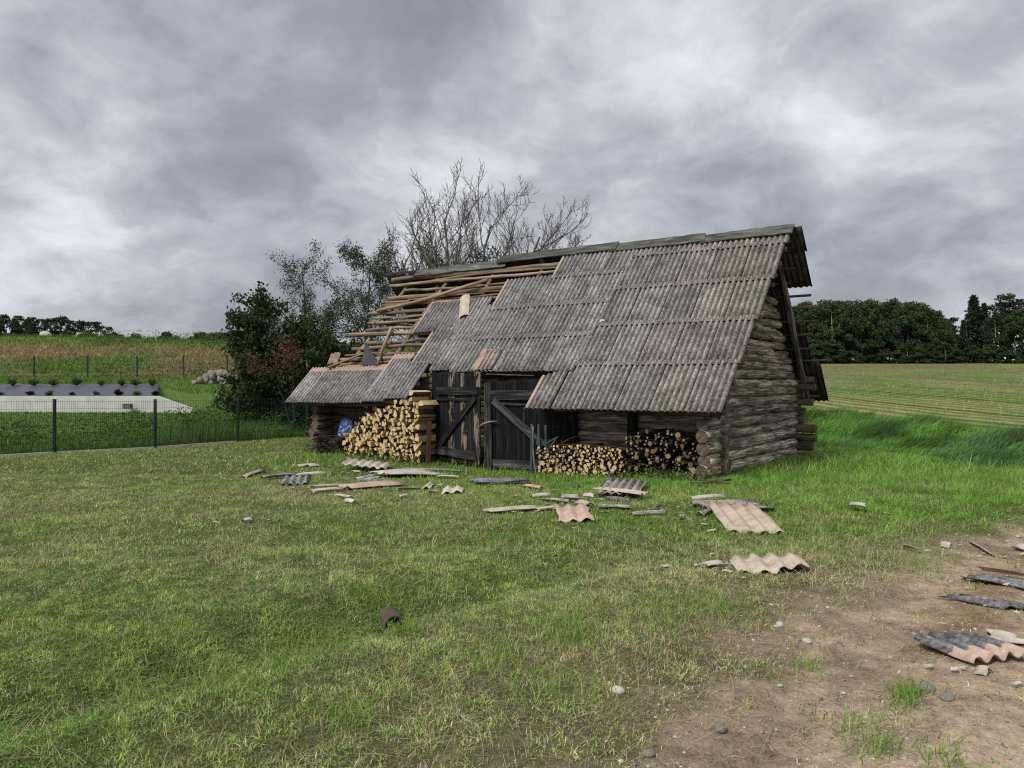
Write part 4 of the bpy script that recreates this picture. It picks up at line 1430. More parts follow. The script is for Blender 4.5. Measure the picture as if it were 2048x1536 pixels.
def wire_panel(L, H, sp=.05, hs=.2, r=.0025):
    V = []; Fc = []

    def bar(x0, z0, x1, z1, r):
        b = len(V)
        for (x, z) in ((x0, z0), (x1, z1)):
            if abs(x1 - x0) < 1e-6: V.extend([(x - r, -r, z), (x + r, -r, z), (x + r, r, z), (x - r, r, z)])
            else: V.extend([(x, -r, z - r), (x, r, z - r), (x, r, z + r), (x, -r, z + r)])
        for k in range(4): Fc.append((b + k, b + (k + 1) % 4, b + 4 + (k + 1) % 4, b + 4 + k))
    x = sp / 2
    while x < L:
        bar(x, 0, x, H + .02, r); x += sp
    for z in np.arange(.02, H + .01, hs): bar(0, z, L, z, r * 1.2)
    bar(0, H, L, H, r * 1.2)
    return new_mesh('mesh_panel', V, Fc)


fence = empty('wire_fence', (fx, fy, 0))
tag(fence, 'green wire mesh fence on dark posts along the left edge of the lawn', 'fence')
PANEL = wire_panel(2.48, 1.20, r=.002); PANEL.materials.append(MT['fence'])
ang_f = math.atan2(dirf.y, dirf.x)
for k in range(-1, 5):
    x, y = fx + dirf.x * 2.5 * k, fy + dirf.y * 2.5 * k
    z = gz(x, y)
    me = board_mesh('post', 1.42, .06, .06, segs=1, jag=0, warp=0)
    obj('post', me, MT['fence'], fence, (x - fx, y - fy, z - .12), dir_quat((0, 0, 1)))
    cp = board_mesh('post_cap', .015, .068, .068, segs=1, jag=0, warp=0)
    obj('post_cap', cp, MT['fence'], fence, (x - fx, y - fy, z + 1.302), dir_quat((0, 0, 1)))
    if k < 4:
        x2, y2 = x + dirf.x * 2.5, y + dirf.y * 2.5
        z2 = gz(x2, y2)
        obj('mesh_panel', PANEL, None, fence, (x - fx + dirf.x * .01, y - fy + dirf.y * .01, z + .06), dir_quat((dirf.x * 2.5, dirf.y * 2.5, z2 - z)))
        if k > 0:
            pl = board_mesh('plinth', 2.4, .22, .05, segs=2, jag=.004, warp=.002)
            obj('plinth', pl, MT['concrete'], fence, (x - fx + dirf.x * .05, y - fy + dirf.y * .05, z - .06), dir_quat((dirf.x * 2.5, dirf.y * 2.5, z2 - z), (dirf.y, -dirf.x, 0)))

fence2 = empty('wire_fence', (-20, 45, 0))
tag(fence2, 'distant wire mesh fence at the foot of the brown embankment', 'fence')
prev = None
for u, v in ((-42, 747), (68, 747), (175, 747), (274, 751), (367, 754), (455, 757), (540, 760)):
    Y = 44.5 + (u - 68) * .002
    x = (u - 1024) / F * Y; z = gz(x, Y)
    me = board_mesh('post', 1.32, .065, .065, segs=1, jag=0, warp=0)
    obj('post', me, MT['fence'], fence2, (x + 20, Y - 45, z - .1), dir_quat((0, 0, 1)))
    if prev:
        p = Vector(prev); q = Vector((x, Y, z)); dd = q - p
        pm = wire_panel(dd.length, 1.12, .06, .22, .0025); pm.materials.append(MT['fence'])
        obj('mesh_panel', pm, None, fence2, (p.x + 20, p.y - 45, p.z + .05), dir_quat(dd))
    prev = (x, Y, z)


# ------------------------------------------------------------------ concrete retaining wall with planted fabric bed
def wall_and_bed():
    Y = 31.5
    zb = .45
    xl, xr, xe = -27.0, -14.6, -13.15
    top = 1.10
    V = []; pts = [(xl, zb - .3), (xe, zb - .3), (xe, .60), (xr, top), (xl, top)]
    for yy in (Y, Y + .22): V += [(x, yy, z) for x, z in pts]
    n = 5
    Fc = [tuple(range(n)), tuple(range(2 * n - 1, n - 1, -1))] + [(i, n + i, n + (i + 1) % n, (i + 1) % n) for i in range(n)]
    o = obj('retaining_wall', new_mesh('retaining_wall', V, Fc), MT['concrete'])
    tag(o, 'low white concrete retaining wall with a sloping right end', 'wall')
    # fabric bed, wrinkled
    nx, ny = 60, 10
    V = []
    for i in range(nx + 1):
        for j in range(ny + 1):
            f = j / ny; x = xl + (-14.75 - 1.5 * f - xl) * i / nx
            yy = Y + .24 + 3.6 * f
            z = 1.08 + .52 * f + .03 * math.sin(x * 5 + 3 * f) * vnoise(x * 1.3, f * 4) + .05 * (fbm(x * 1.1, f * 5) - .5)
            V.append((x, yy, float(z)))
    Fc = [(i * (ny + 1) + j, (i + 1) * (ny + 1) + j, (i + 1) * (ny + 1) + j + 1, i * (ny + 1) + j + 1) for i in range(nx) for j in range(ny)]
    b = obj('fabric_bed', new_mesh('fabric_bed', V, Fc), MT['fabric'], shade=True)
    m = b.modifiers.new('thickness', 'SOLIDIFY'); m.thickness = .03
    tag(b, 'planting bed covered with dark weed fabric above the white wall', 'flower bed')
    return Y


YW = wall_and_bed()


def leaf_quads(P, D, L, W, g, droop=.0):
    """leaf blades: P root, D direction (unit), L length, W width -> verts, quads (2 per leaf, pointed)"""
    n = len(P)
    up = g.normal(0, 1, (n, 3))
    S = np.cross(D, up); S /= np.linalg.norm(S, axis=1)[:, None] + 1e-9
    mid = P + D * (L * .5)[:, None] + np.array([0, 0, 1]) * (droop * L * .1)[:, None]
    tip = P + D * L[:, None] - np.array([0, 0, 1]) * (droop * L)[:, None]
    V = np.stack([P, mid + S * (W / 2)[:, None], tip, mid - S * (W / 2)[:, None]], 1).reshape(-1, 3)
    T = np.arange(4 * n).reshape(-1, 4)
    return V, T


def tuft_mesh(name, n, H, spread, W, seed, stem=False):
    g = np.random.default_rng(seed)
    P = np.zeros((n, 3)); P[:, :2] = g.normal(0, spread * .25, (n, 2))
    D = g.normal(0, 1, (n, 3)) * np.array([spread, spread, .25]) + np.array([0, 0, 1.0]); D /= np.linalg.norm(D, axis=1)[:, None]
    if stem: P[:, 2] = g.random(n) * H * .7
    P *= 0
    V, T = leaf_quads(P, D, H * g.uniform(.5, 1.1, n), W * g.uniform(.6, 1.2, n), g, np.full(n, .15))
    T[:, 0] = 0
    return new_mesh(name, V, T)


def leaf_mat(name, c1, c2, trans=.3):
    M = Mat(name)
    oi = M.n('ObjectInfo')
    n = M.noise(M.coord('Object'), 6, 3, .6)
    c = M.mix(M.ramp(n, [(.35, 0.0), (.65, 1.0)]), c1, c2)
    c = M.mix(1.0, c, oi.outputs['Color'], 'MULTIPLY')
    return M.leafy(c, trans)


MT['leaf_g'] = leaf_mat('bed_plant_green', (.05, .10, .03), (.13, .19, .06))
MT['leaf_p'] = leaf_mat('bed_plant_purple', (.035, .012, .018), (.09, .03, .035))
TU = tuft_mesh('bed_plant', 90, .5, .5, .06, 3); TU.materials.append(MT['leaf_g'])
TP = tuft_mesh('bed_plant', 110, .30, .6, .09, 4); TP.materials.append(MT['leaf_p'])
TL = tuft_mesh('bed_plant', 70, .25, .8, .08, 5); TL.materials.append(MT['leaf_g'])
def bp(me, loc, u):
    o = obj('bed_plant', me, None, None, (loc[0] + random.uniform(-.12, .12), loc[1], loc[2]), (random.uniform(-.15, .15), random.uniform(-.15, .15), u))
    k = random.uniform(.65, 1.15); o.scale = (k, k, k * random.uniform(.8, 1.2))
    return o


for u in (22, 68, 111, 153, 199, 239, 276, 306):
    Y = YW + 3.2; x = (u - 1024) / F * Y
    tag(bp(TU, (x, Y, 1.52), u), 'green tuft in the upper row on the dark weed fabric', 'plant', 'green tufts in the upper row of the fabric bed')
for u, pu in ((5, 0), (55, 1), (104, 0), (148, 1), (195, 0), (238, 1), (275, 0), (310, 1)):
    Y = YW + .7; x = (u - 1024) / F * Y
    if pu: tag(bp(TP, (x, Y, 1.12), u), 'dark purple leafy plant in the lower row behind the white wall', 'plant', 'purple plants in the lower row of the fabric bed')
    else: tag(bp(TL, (x, Y, 1.12), u), 'low green plant in the lower row behind the white wall', 'plant', 'low green plants in the lower row of the fabric bed')
p = (-15.8, YW - .25)
o = board_between('wooden_block', (p[0], p[1], gz(*p) + .28), (p[0] + .3, p[1], gz(*p) + .28), .25, .2, MT['hewn'], segs=1)
tag(o, 'small brown block standing against the white retaining wall', 'block')


# ------------------------------------------------------------------ boulder heap
c0 = at(440, 767)
g = np.random.default_rng(31)
for k in range(58):
    f = g.random()
    lay = k % 4
    w = 1.35 * (1 - lay * .2)
    x = c0.x + g.uniform(-w, w); y = c0.y + g.uniform(-.5, .5) * (1 - lay * .2)
    r = g.uniform(.13, .24)
    zz = gz(x, y) + .06 + lay * .16 * (1 - .3 * abs(x - c0.x))
    o = obj('boulder', STN[int(g.integers(0, 3))], None, None, (x, y, zz), Euler(tuple(g.uniform(0, 6, 3))))
    o.scale = (r * 1.2, r, r * .85)
    tag(o, 'rounded fieldstone in the heap beside the dark bushes', 'boulder', 'fieldstones heaped beside the dark bushes')
pb = (-57.5 * (1024 - 92) / F * 0 + (92 - 1024) / F * 54.5, 54.5)
o = obj('boulder', STN[4], None, None, (pb[0], pb[1], gz(*pb) + .12), Euler((0, .2, 1)))
o.scale = (.42, .4, .28)
tag(o, 'single pale boulder on the crest of the embankment', 'boulder')


# ------------------------------------------------------------------ trees
def grow(g, base, d, L, r, level, cfg, paths, tips):
    n = cfg['seg'][level]
    P = [np.array(base, float)]; d = np.array(d, float)
    for i in range(n):
        d = d + g.normal(0, cfg['crook'][level], 3) + np.array([0, 0, cfg['up'][level]])
        d /= np.linalg.norm(d)
        P.append(P[-1] + d * L / n)
    rr = r * (1 - np.linspace(0, 1, n + 1) * cfg.get('taper', .75))
    paths[min(level, 3)].append((np.array(P), rr))
    if level + 1 < len(cfg['seg']):
        m = cfg['kids'][level]
        m = int(round(m * g.uniform(.8, 1.2)))
        for k in range(m):
            f = cfg['from'][level] + (1 - cfg['from'][level]) * (k + g.random()) / m
            x = f * n; i = min(n - 1, int(x)); q = P[i] + (P[i + 1] - P[i]) * (x - i)
            dd = (P[i + 1] - P[i]) / np.linalg.norm(P[i + 1] - P[i])
            side = g.normal(0, 1, 3); side -= dd * (side @ dd); side /= np.linalg.norm(side)
            a = R(cfg['ang'][level]) * g.uniform(.7, 1.25)
            nd = dd * math.cos(a) + side * math.sin(a)
            grow(g, q, nd, L * cfg['len'][level] * g.uniform(.6, 1.15) * (1.1 - .45 * f), max(cfg.get('rmin', .006), rr[i] * cfg['rad'][level]), level + 1, cfg, paths, tips)
    else:
        tips.append(np.array(P))


def tree(name, label, cat, loc, cfg, seed, bark, leaf=None, nleaf=0, lsize=.08, lspread=.15, group=None, tint=(1, 1, 1), crown_name='crown', trunk_name='trunk', scale_to=None, extra=None):
    g = np.random.default_rng(seed)
    paths = {0: [], 1: [], 2: [], 3: []}; tips = []
    for st_ in cfg['stems']:
        grow(g, st_[0], st_[1], st_[2], st_[3], 0, cfg, paths, tips)
    root = empty(name, loc)
    tag(root, label, cat, group)
    allp = [(paths[0] + paths[1], 6, trunk_name), (paths[2] + paths[3], 4, 'twigs')]
    for pp, sd, nm in allp:
        if pp:
            V, T = tube_mass(pp, sd)
            obj(nm, new_mesh(nm, V, T), bark, root, shade=True)
    if leaf is not None and nleaf:
        tp = np.concatenate([t[1:] for t in tips])
        P = tp[g.integers(0, len(tp), nleaf)] + g.normal(0, lspread, (nleaf, 3))
        if extra is not None: P = np.concatenate([P, extra(g)])
        P = P[P[:, 2] > .05]
        n = len(P)
        D_ = g.normal(0, 1, (n, 3)); D_[:, 2] -= .3; D_ /= np.linalg.norm(D_, axis=1)[:, None]
        V, T = leaf_quads(P, D_, lsize * g.uniform(.6, 1.3, n), lsize * .62 * g.uniform(.7, 1.2, n), g, np.full(n, .1))
        me = new_mesh(crown_name, V, T)
        o = obj(crown_name, me, leaf, root)
        o.color = (*tint, 1)
    return root


MT['bark_grey'] = plain('grey_twig_bark', (.12, .11, .097), .9, .35, 5)
MT['bark_dark'] = plain('dark_bark', (.045, .04, .034), .9, .3, 5)
MT['bark_birch'] = plain('pale_trunk_bark', (.34, .33, .29), .9, .4, 3)
MT['oak'] = leaf_mat('dark_green_foliage', (.024, .045, .016), (.060, .092, .030), .3)
MT['midleaf'] = leaf_mat('olive_green_foliage', (.030, .052, .015), (.065, .090, .03), .3)
MT['redleaf'] = leaf_mat('reddening_foliage', (.12, .045, .025), (.27, .12, .075), .3)
MT['birchleaf'] = leaf_mat('small_grey_green_foliage', (.035, .052, .025), (.075, .095, .045), .3)


def ell(c, rad, n):
    def f(g):
        v = g.normal(0, 1, (n, 3)); v /= np.linalg.norm(v, axis=1)[:, None]
        lob = 1 + .22 * np.sin(v[:, 0] * 5 + 1) * np.cos(v[:, 1] * 4) + .18 * np.sin(v[:, 2] * 7 + v[:, 0] * 3)
        return np.array(c) + v * np.array(rad) * (lob * g.uniform(.55, 1.0, n) ** .6)[:, None]
    return f


def pxpos(u, Y):
    x = (u - 1024) / F * Y
    return (x, Y, gz(x, Y) - .05)


# bare tree behind the barn
cfgB = dict(seg=[9, 8, 7, 5], crook=[.07, .10, .12, .14], up=[.05, .10, .13, .12], kids=[10, 8, 6], ang=[40, 46, 46], len=[.50, .50, .50], rad=[.58, .58, .62], rmin=.0085)
cfgB['from'] = [.28, .2, .2]
cfgB['taper'] = .62
gB = np.random.default_rng(4)
stems = []
for k in range(10):
    a = k / 10 * 6.28 + .5
    stems.append(((.25 * math.cos(a), .25 * math.sin(a), 0), (.42 * math.cos(a), .30 * math.sin(a), 1), 6.95 + .8 * gB.random() - 1.2 * abs(math.cos(a)), .075))
cfgB['stems'] = stems
tree('bare_tree', 'leafless many-stemmed tree rising behind the barn ridge', 'tree', pxpos(955, 25.5), cfgB, 12, MT['bark_grey'])
cfgB2 = dict(cfgB); cfgB2['stems'] = [((0, 0, 0), (-.2, .1, 1), 5.0, .05), ((.1, 0, 0), (.0, .1, 1), 5.6, .05), ((0, .1, 0), (-.28, 0, 1), 4.6, .045)]
cfgB2['up'] = [.03, .02, .05, .02]; cfgB2['kids'] = [7, 5, 3]
tree('bare_tree', 'smaller bare tree with drooping twigs at the left of the ridge', 'tree', pxpos(872, 25.0), cfgB2, 15, MT['bark_grey'])

cfgS = dict(seg=[9, 6, 5, 4], crook=[.06, .13, .2, .25], up=[.03, .10, .06, 0], kids=[16, 7, 4], ang=[48, 45, 45], len=[.40, .45, .5], rad=[.42, .5, .55], rmin=.006)
cfgS['from'] = [.22, .2, .2]
cfgS['stems'] = [((0, 0, 0), (.02, 0, 1), 6.5, .09)]
tree('slender_tree', 'tall slender tree with sparse small leaves left of the bare battens', 'tree', pxpos(712, 29), cfgS, 21, MT['bark_dark'], MT['birchleaf'], 13500, .075, .10)
cfgS2 = dict(cfgS); cfgS2['stems'] = [((0, 0, 0), (.0, 0, 1), 6.0, .075), ((0, 0, .8), (-.5, 0, .9), 3.6, .05), ((0, 0, 1.4), (.35, 0, .9), 3.2, .045)]
tree('slender_tree', 'open sparse-leaved tree standing between the dark bush and the slender tree', 'tree', pxpos(612, 31.5), cfgS2, 23, MT['bark_dark'], MT['birchleaf'], 11000, .08, .12)
cfgO = dict(seg=[7, 6, 5, 4], crook=[.08, .13, .18, .2], up=[.03, .04, .03, .0], kids=[20, 8, 5], ang=[62, 50, 45], len=[.38, .45, .5], rad=[.45, .5, .55], rmin=.006)
cfgO['from'] = [.03, .15, .2]
cfgO['stems'] = [((0, 0, 0), (.0, 0, 1), 4.5, .09), ((0.2, 0, 0), (.3, 0, 1), 3.6, .06), ((-.1, 0, 0), (-.18, 0, 1), 3.7, .06)]
tree('leafy_tree', 'dark leafy tree, densest and leftmost of the bushes by the boulder heap', 'tree', pxpos(532, 29.5), cfgO, 31, MT['bark_dark'], MT['oak'], 15000, .16, .11, extra=ell((0.15, 0, 1.4), (1.25, 1.1, 1.6), 8000))
cfgO2 = dict(cfgO); cfgO2['stems'] = [((0, 0, 0), (.1, 0, 1), 3.4, .07), ((.3, 0, 0), (.4, 0, 1), 3.1, .06), ((-.3, 0, 0), (-.2, 0, 1), 3.2, .06)]
tree('leafy_bush', 'olive green bush filling the gap left of the stripped roof', 'bush', pxpos(640, 29.0), cfgO2, 33, MT['bark_dark'], MT['midleaf'], 12000, .14, .11, extra=ell((0.15, 0, 1.2), (1.35, 1.0, 1.5), 8000))
cfgR = dict(cfgO); cfgR['stems'] = [((0, 0, 0), (.05, -.1, 1), 3.2, .05), ((0, 0, 0), (-.15, -.1, 1), 3.0, .04)]; cfgR['kids'] = [13, 6, 4]; cfgR['from'] = [.72, .2, .2]
tree('reddish_shrub', 'small shrub with reddening leaves in front of the dark bushes', 'shrub', pxpos(588, 27.6), cfgR, 35, MT['bark_dark'], MT['redleaf'], 750, .09, .11)
cfgV = dict(cfgO); cfgV['stems'] = [((0, 0, 0), (-.1, 0, 1), 5.0, .06), ((.3, 0, 0), (.15, 0, 1), 5.3, .06)]; cfgV['from'] = [.6, .2, .2]
tree('leafy_bush', 'green leafy shrub just showing above the left end of the ridge', 'bush', pxpos(862, 24.4), cfgV, 37, MT['bark_dark'], MT['midleaf'], 2400, .12, .10)


# wood beyond the field, and the far tree lines
def far_crown(kind, seed, H):
    """leaf clumps of a distant tree: many small faces through an uneven volume"""
    g = np.random.default_rng(seed)
    pts = []
    if kind == 'broad':
        nl = 44
        for k in range(nl):
            f = g.uniform(.12, .93)
            rad = H * .25 * (math.sin(min(1, f * 1.15) * math.pi) ** .55) * g.uniform(.35, 1.0)
            a = g.uniform(0, 6.28)
            c = np.array([math.cos(a) * rad + .10 * H * max(0, f - .6), math.sin(a) * rad, f * H])
            r = H * g.uniform(.04, .085)
            n = 125
            v = g.normal(0, 1, (n, 3)); v /= np.linalg.norm(v, axis=1)[:, None]
            pts.append(c + v * r * (g.uniform(.35, 1, n) ** .5)[:, None] * np.array([1.15, 1.15, .85]))
        size = .05 * H ** .5
    elif kind == 'spruce':
        for k in range(46):
            f = k / 46
            z = H * (.08 + .92 * f)
            rad = H * .17 * (1 - f) ** .8 + .12
            for b in range(7):
                a = g.uniform(0, 6.28); n = 16
                q = g.random(n) ** .7
                pts.append(np.stack([math.cos(a) * rad * q, math.sin(a) * rad * q, z - q * rad * .35 + g.normal(0, .08, n)], -1))
        size = .05 * H ** .5
    else:                                                     # pine: bare stem, flattish tiers
        for k in range(30):
            f = g.uniform(.42, 1.0)
            rad = H * .19 * (1.15 - f) ** .6 * g.uniform(.2, 1)
            a = g.uniform(0, 6.28)
            c = np.array([math.cos(a) * rad, math.sin(a) * rad, f * H])
            n = 60
            v = g.normal(0, 1, (n, 3)); v /= np.linalg.norm(v, axis=1)[:, None]
            pts.append(c + v * H * g.uniform(.025, .065) * np.array([1.4, 1.4, .4]))
        size = .045 * H ** .5
    P = np.concatenate(pts); n = len(P)
    D_ = g.normal(0, 1, (n, 3)); D_[:, 2] += .2; D_ /= np.linalg.norm(D_, axis=1)[:, None]
    V, T = leaf_quads(P, D_, size * 2.6 * g.uniform(.6, 1.3, n), size * 1.9 * g.uniform(.7, 1.2, n), g, np.full(n, .1))
    return new_mesh('crown', V, T)


MT['far_leaf'] = leaf_mat('wood_foliage', (.034, .062, .027), (.100, .142, .056), .35)
MT['far_con'] = leaf_mat('conifer_foliage', (.024, .042, .024), (.062, .092, .048), .25)
FAR = {}
for kind, H, n in (('broad', 12, 5), ('spruce', 12, 2), ('pine', 12, 3)):
    FAR[kind] = []
    for k in range(n):
        cm = far_crown(kind, 900 + k + len(kind), H); cm.materials.append(MT['far_leaf'] if kind == 'broad' else MT['far_con'])
        tm = log_mesh('trunk', H * .9, .17, .05, sides=6, segs=6, bend=.15, seed=k)
        tm.materials.append(MT['bark_birch'] if (kind == 'broad' and k % 2 == 0) else MT['bark_dark'])
        FAR[kind].append((cm, tm))


def far_tree(kind, k, x, y, s, label, group, tint=1.0, name=None, w=1.0):
    cm, tm = FAR[kind][k % len(FAR[kind])]
    r = empty(name or {'broad': 'broadleaf_tree', 'spruce': 'spruce_tree', 'pine': 'pine_tree'}[kind], (x, y, gz(x, y) - .1), (0, 0, random.uniform(0, 6.28) if kind != 'broad' else random.uniform(-.6, .6)))
    r.scale = (s * w, s * w, s)
    tag(r, label, 'tree', group)
    c = obj('crown', cm, None, r); c.color = (tint * random.uniform(.8, 1.25), tint, tint * random.uniform(.75, 1.1), 1)
    obj('trunk', tm, None, r, (0, 0, 0), dir_quat((0, 0, 1)))
    return r


def top_scale(u, Y, vtop, H=12.0):
    x = (u - 1024) / F * Y
    return x, (EYE + (768 - vtop) / F * Y - gz(x, Y)) / H


prof_u = [1560, 1600, 1640, 1700, 1760, 1820, 1850, 1870, 1885, 1900, 2100]
prof_v = [606, 600, 598, 594, 597, 597, 604, 618, 636, 630, 615]
GW = 'trees of the wood beyond the stubble field'
u = 1480
i = 0
while u < 1888:                                      # front and second row of broadleaf trees
    Y = 150 + random.uniform(-3, 4)
    x, s = top_scale(u, Y, np.interp(u, prof_u, prof_v) + random.uniform(-4, 10))
    far_tree('broad', i, x, Y, s, 'broadleaf tree in the dark wood beyond the field', GW, random.uniform(.8, 1.1))
    x, s = top_scale(u + 9, Y + 9, np.interp(u + 9, prof_u, prof_v) + random.uniform(-1, 6))
    far_tree('broad', i + 2, x, Y + 9, s, 'broadleaf tree in the dark wood beyond the field', GW, random.uniform(.6, .9))
    u += random.uniform(15, 23); i += 1
for k, (u, v, kd, w) in enumerate(((1908, 634, 'pine', .9), (1926, 640, 'spruce', .9), (1947, 591, 'spruce', 1.3), (1968, 606, 'spruce', 1.0), (1990, 622, 'broad', 1), (2016, 590, 'pine', 1.2), (2040, 598, 'pine', 1.1), (2062, 588, 'spruce', 1.2), (2085, 600, 'pine', 1.1), (2110, 595, 'broad', 1),
                              (1895, 640, 'spruce', 1), (1956, 620, 'pine', 1.1), (2030, 612, 'broad', 1.0), (2002, 606, 'pine', 1.0), (1978, 612, 'pine', 1.0))):
    Y = 152 + (k % 4) * 4
    x, s = top_scale(u, Y, v)
    far_tree(kd, k, x, Y, s, {'pine': 'ragged pine at the right end of the wood beyond the field', 'spruce': 'dark pointed spruce at the right end of the wood beyond the field', 'broad': 'broadleaf tree in the dark wood beyond the field'}[kd],
             {'pine': 'pines at the right end of the wood', 'spruce': 'spruces at the right end of the wood', 'broad': GW}[kd], random.uniform(.75, 1.0), w=w)
for k in range(24):                                  # the wood goes on to the right of the picture
    u = 2128 + k * 14; Y = 150 + (k % 3) * 5; kd = ('broad', 'pine', 'broad', 'spruce')[k % 4]
    x, s = top_scale(u, Y, 600 + random.uniform(-8, 14))
    far_tree(kd, k, x, Y, s, {'pine': 'ragged pine at the right end of the wood beyond the field', 'spruce': 'dark pointed spruce at the right end of the wood beyond the field', 'broad': 'broadleaf tree in the dark wood beyond the field'}[kd],
             {'pine': 'pines at the right end of the wood', 'spruce': 'spruces at the right end of the wood', 'broad': GW}[kd], random.uniform(.75, 1.0), w=1.1)
u = 1480                                             # undergrowth along the field edge
while u < 2460:
    Y = 145.5 + random.uniform(-1, 1); x, s = top_scale(u, Y, random.uniform(662, 705))
    far_tree('broad', int(u), x, Y, s, 'low bushy tree at the field edge of the wood', 'low bushes along the field edge of the wood', random.uniform(.7, 1.15), 'bushy_tree', 1.9).location.z -= 1.5 * s + .2
    u += random.uniform(14, 22)
# left skyline
lu = [-40, 0, 30, 60, 90, 120, 150, 185, 205, 225, 240]; lv = [628, 630, 628, 634, 640, 634, 634, 640, 646, 658, 664]
u = -330
i = 0
while u < 243:
    Y = 125 + random.uniform(-4, 8)
    x, s = top_scale(u, Y, np.interp(u, lu, lv) + random.uniform(-3, 7))
    kd = 'broad' if (-60 < u < 60 and i % 2) else 'pine'
    far_tree(kd, i, x, Y, max(.2, s), 'dark pine on the skyline beyond the embankment' if kd == 'pine' else 'broadleaf tree on the left skyline beyond the embankment',
             'pines on the left skyline' if kd == 'pine' else 'broadleaf trees on the left skyline', random.uniform(.7, .95), w=.85)
    u += random.uniform(9, 15); i += 1
i = 0
u = 394
while u < 520:
    Y = 170 + random.uniform(-4, 8); x, s = top_scale(u, Y, 662 + random.uniform(-4, 5) + .02 * (480 - u))
    far_tree('spruce' if i % 2 else 'broad', i, x, Y, max(.15, s), 'small far tree on the skyline left of the dark bushes', 'far trees on the skyline left of the dark bushes', .95, w=1.5)
    u += random.uniform(8, 13); i += 1
for u, v, w, lb in ((268, 664, 1.5, 'tiny round far tree right of the pines on the skyline'), (331, 659, 1.6, 'lone far tree in the middle of the left skyline'), (347, 667, 1.6, 'tiny far tree beside the lone skyline tree')):
    Y = 140; x, s = top_scale(u, Y, v)
    far_tree('broad', int(u), x, Y, max(.12, s), lb, None, 1.0, w=w)


# ------------------------------------------------------------------ grasses
def blade_mat(name, trans=.35):
    M = Mat(name)
    a = M.n('Attribute', _attribute_name='tint').outputs['Color']
    return M.leafy(a, trans, .65)


MT['blade'] = blade_mat('grass_blades')
FRESH = np.array([.190, .365, .055]); OLIVE = np.array([.320, .420, .115]); STRAW = np.array([.60, .52, .31]); DEEP = np.array([.045, .105, .022]); BROWN = np.array([.20, .15, .085]); BLUEG = np.array([.085, .15, .06])


def keep_clear(x, y):
    k = np.ones(len(x), bool)
    s, t = st(x, y)
    k &= ~((s > -10.1) & (s < -.05) & (t > -.05) & (t < 5.1))
    for cx, cy, ux, uy, hl, hw in FOOT:
        dx, dy = x - cx, y - cy
        a = np.abs(dx * ux + dy * uy); b = np.abs(-dx * uy + dy * ux)
        k &= ~((a < hl * .95) & (b < hw * .92))
    return k


def blades(name, x, y, H, W, C_, lean, wind=(0, 0), segs=2, kind='stuff', lbl=None, cat=None):
    """one mesh of single grass blades"""
    g = rng
    n = len(x); z = height(x, y)
    az = g.uniform(0, 2 * np.pi, n); ln = lean * np.abs(g.normal(.6, .5, n))
    dx = np.cos(az) * ln + wind[0]; dy = np.sin(az) * ln + wind[1]
    sd = g.uniform(0, 2 * np.pi, n); sx = np.cos(sd) * W / 2; sy = np.sin(sd) * W / 2
    hz = H / np.sqrt(1 + dx ** 2 + dy ** 2)
    B = np.stack([x, y, z - .008], -1)
    if segs == 2:
        mx, my = x + dx * H * .38, y + dy * H * .38; mz = z + hz * .62
        tx, ty, tz = x + dx * H * 1.0, y + dy * H * 1.0, z + hz * .95
        V = np.stack([np.stack([x - sx, y - sy, B[:, 2]], -1), np.stack([x + sx, y + sy, B[:, 2]], -1),
                      np.stack([mx + sx * .8, my + sy * .8, mz], -1), np.stack([mx - sx * .8, my - sy * .8, mz], -1), np.stack([tx, ty, tz], -1)], 1).reshape(-1, 3)
        b = np.arange(n)[:, None] * 5
        T = np.concatenate([b + np.array([0, 1, 2]), b + np.array([0, 2, 3]), b + np.array([3, 2, 4])], 0)
        k = 5
    else:
        V = np.stack([np.stack([x - sx, y - sy, B[:, 2]], -1), np.stack([x + sx, y + sy, B[:, 2]], -1), np.stack([x + dx * H, y + dy * H, z + hz], -1)], 1).reshape(-1, 3)
        T = np.arange(3 * n).reshape(-1, 3); k = 3
    me = new_mesh(name, V, T)
    set_col(me, 'tint', np.repeat(C_, k, 0))
    o = obj(name, me, MT['blade'])
    return tag(o, lbl, cat, None, kind)


def scatter(n, x0, x1, y0, y1): return rng.uniform(x0, x1, n), rng.uniform(y0, y1, n)


def frustum(n, y0, y1, slope=.72, pad=1.3):
    y = np.sqrt(rng.uniform(y0 ** 2, y1 ** 2, n)); x = rng.uniform(-1, 1, n) * (slope * y + pad)
    return x, y


def mixc(a, b, f): return a * (1 - f[:, None]) + b * f[:, None]


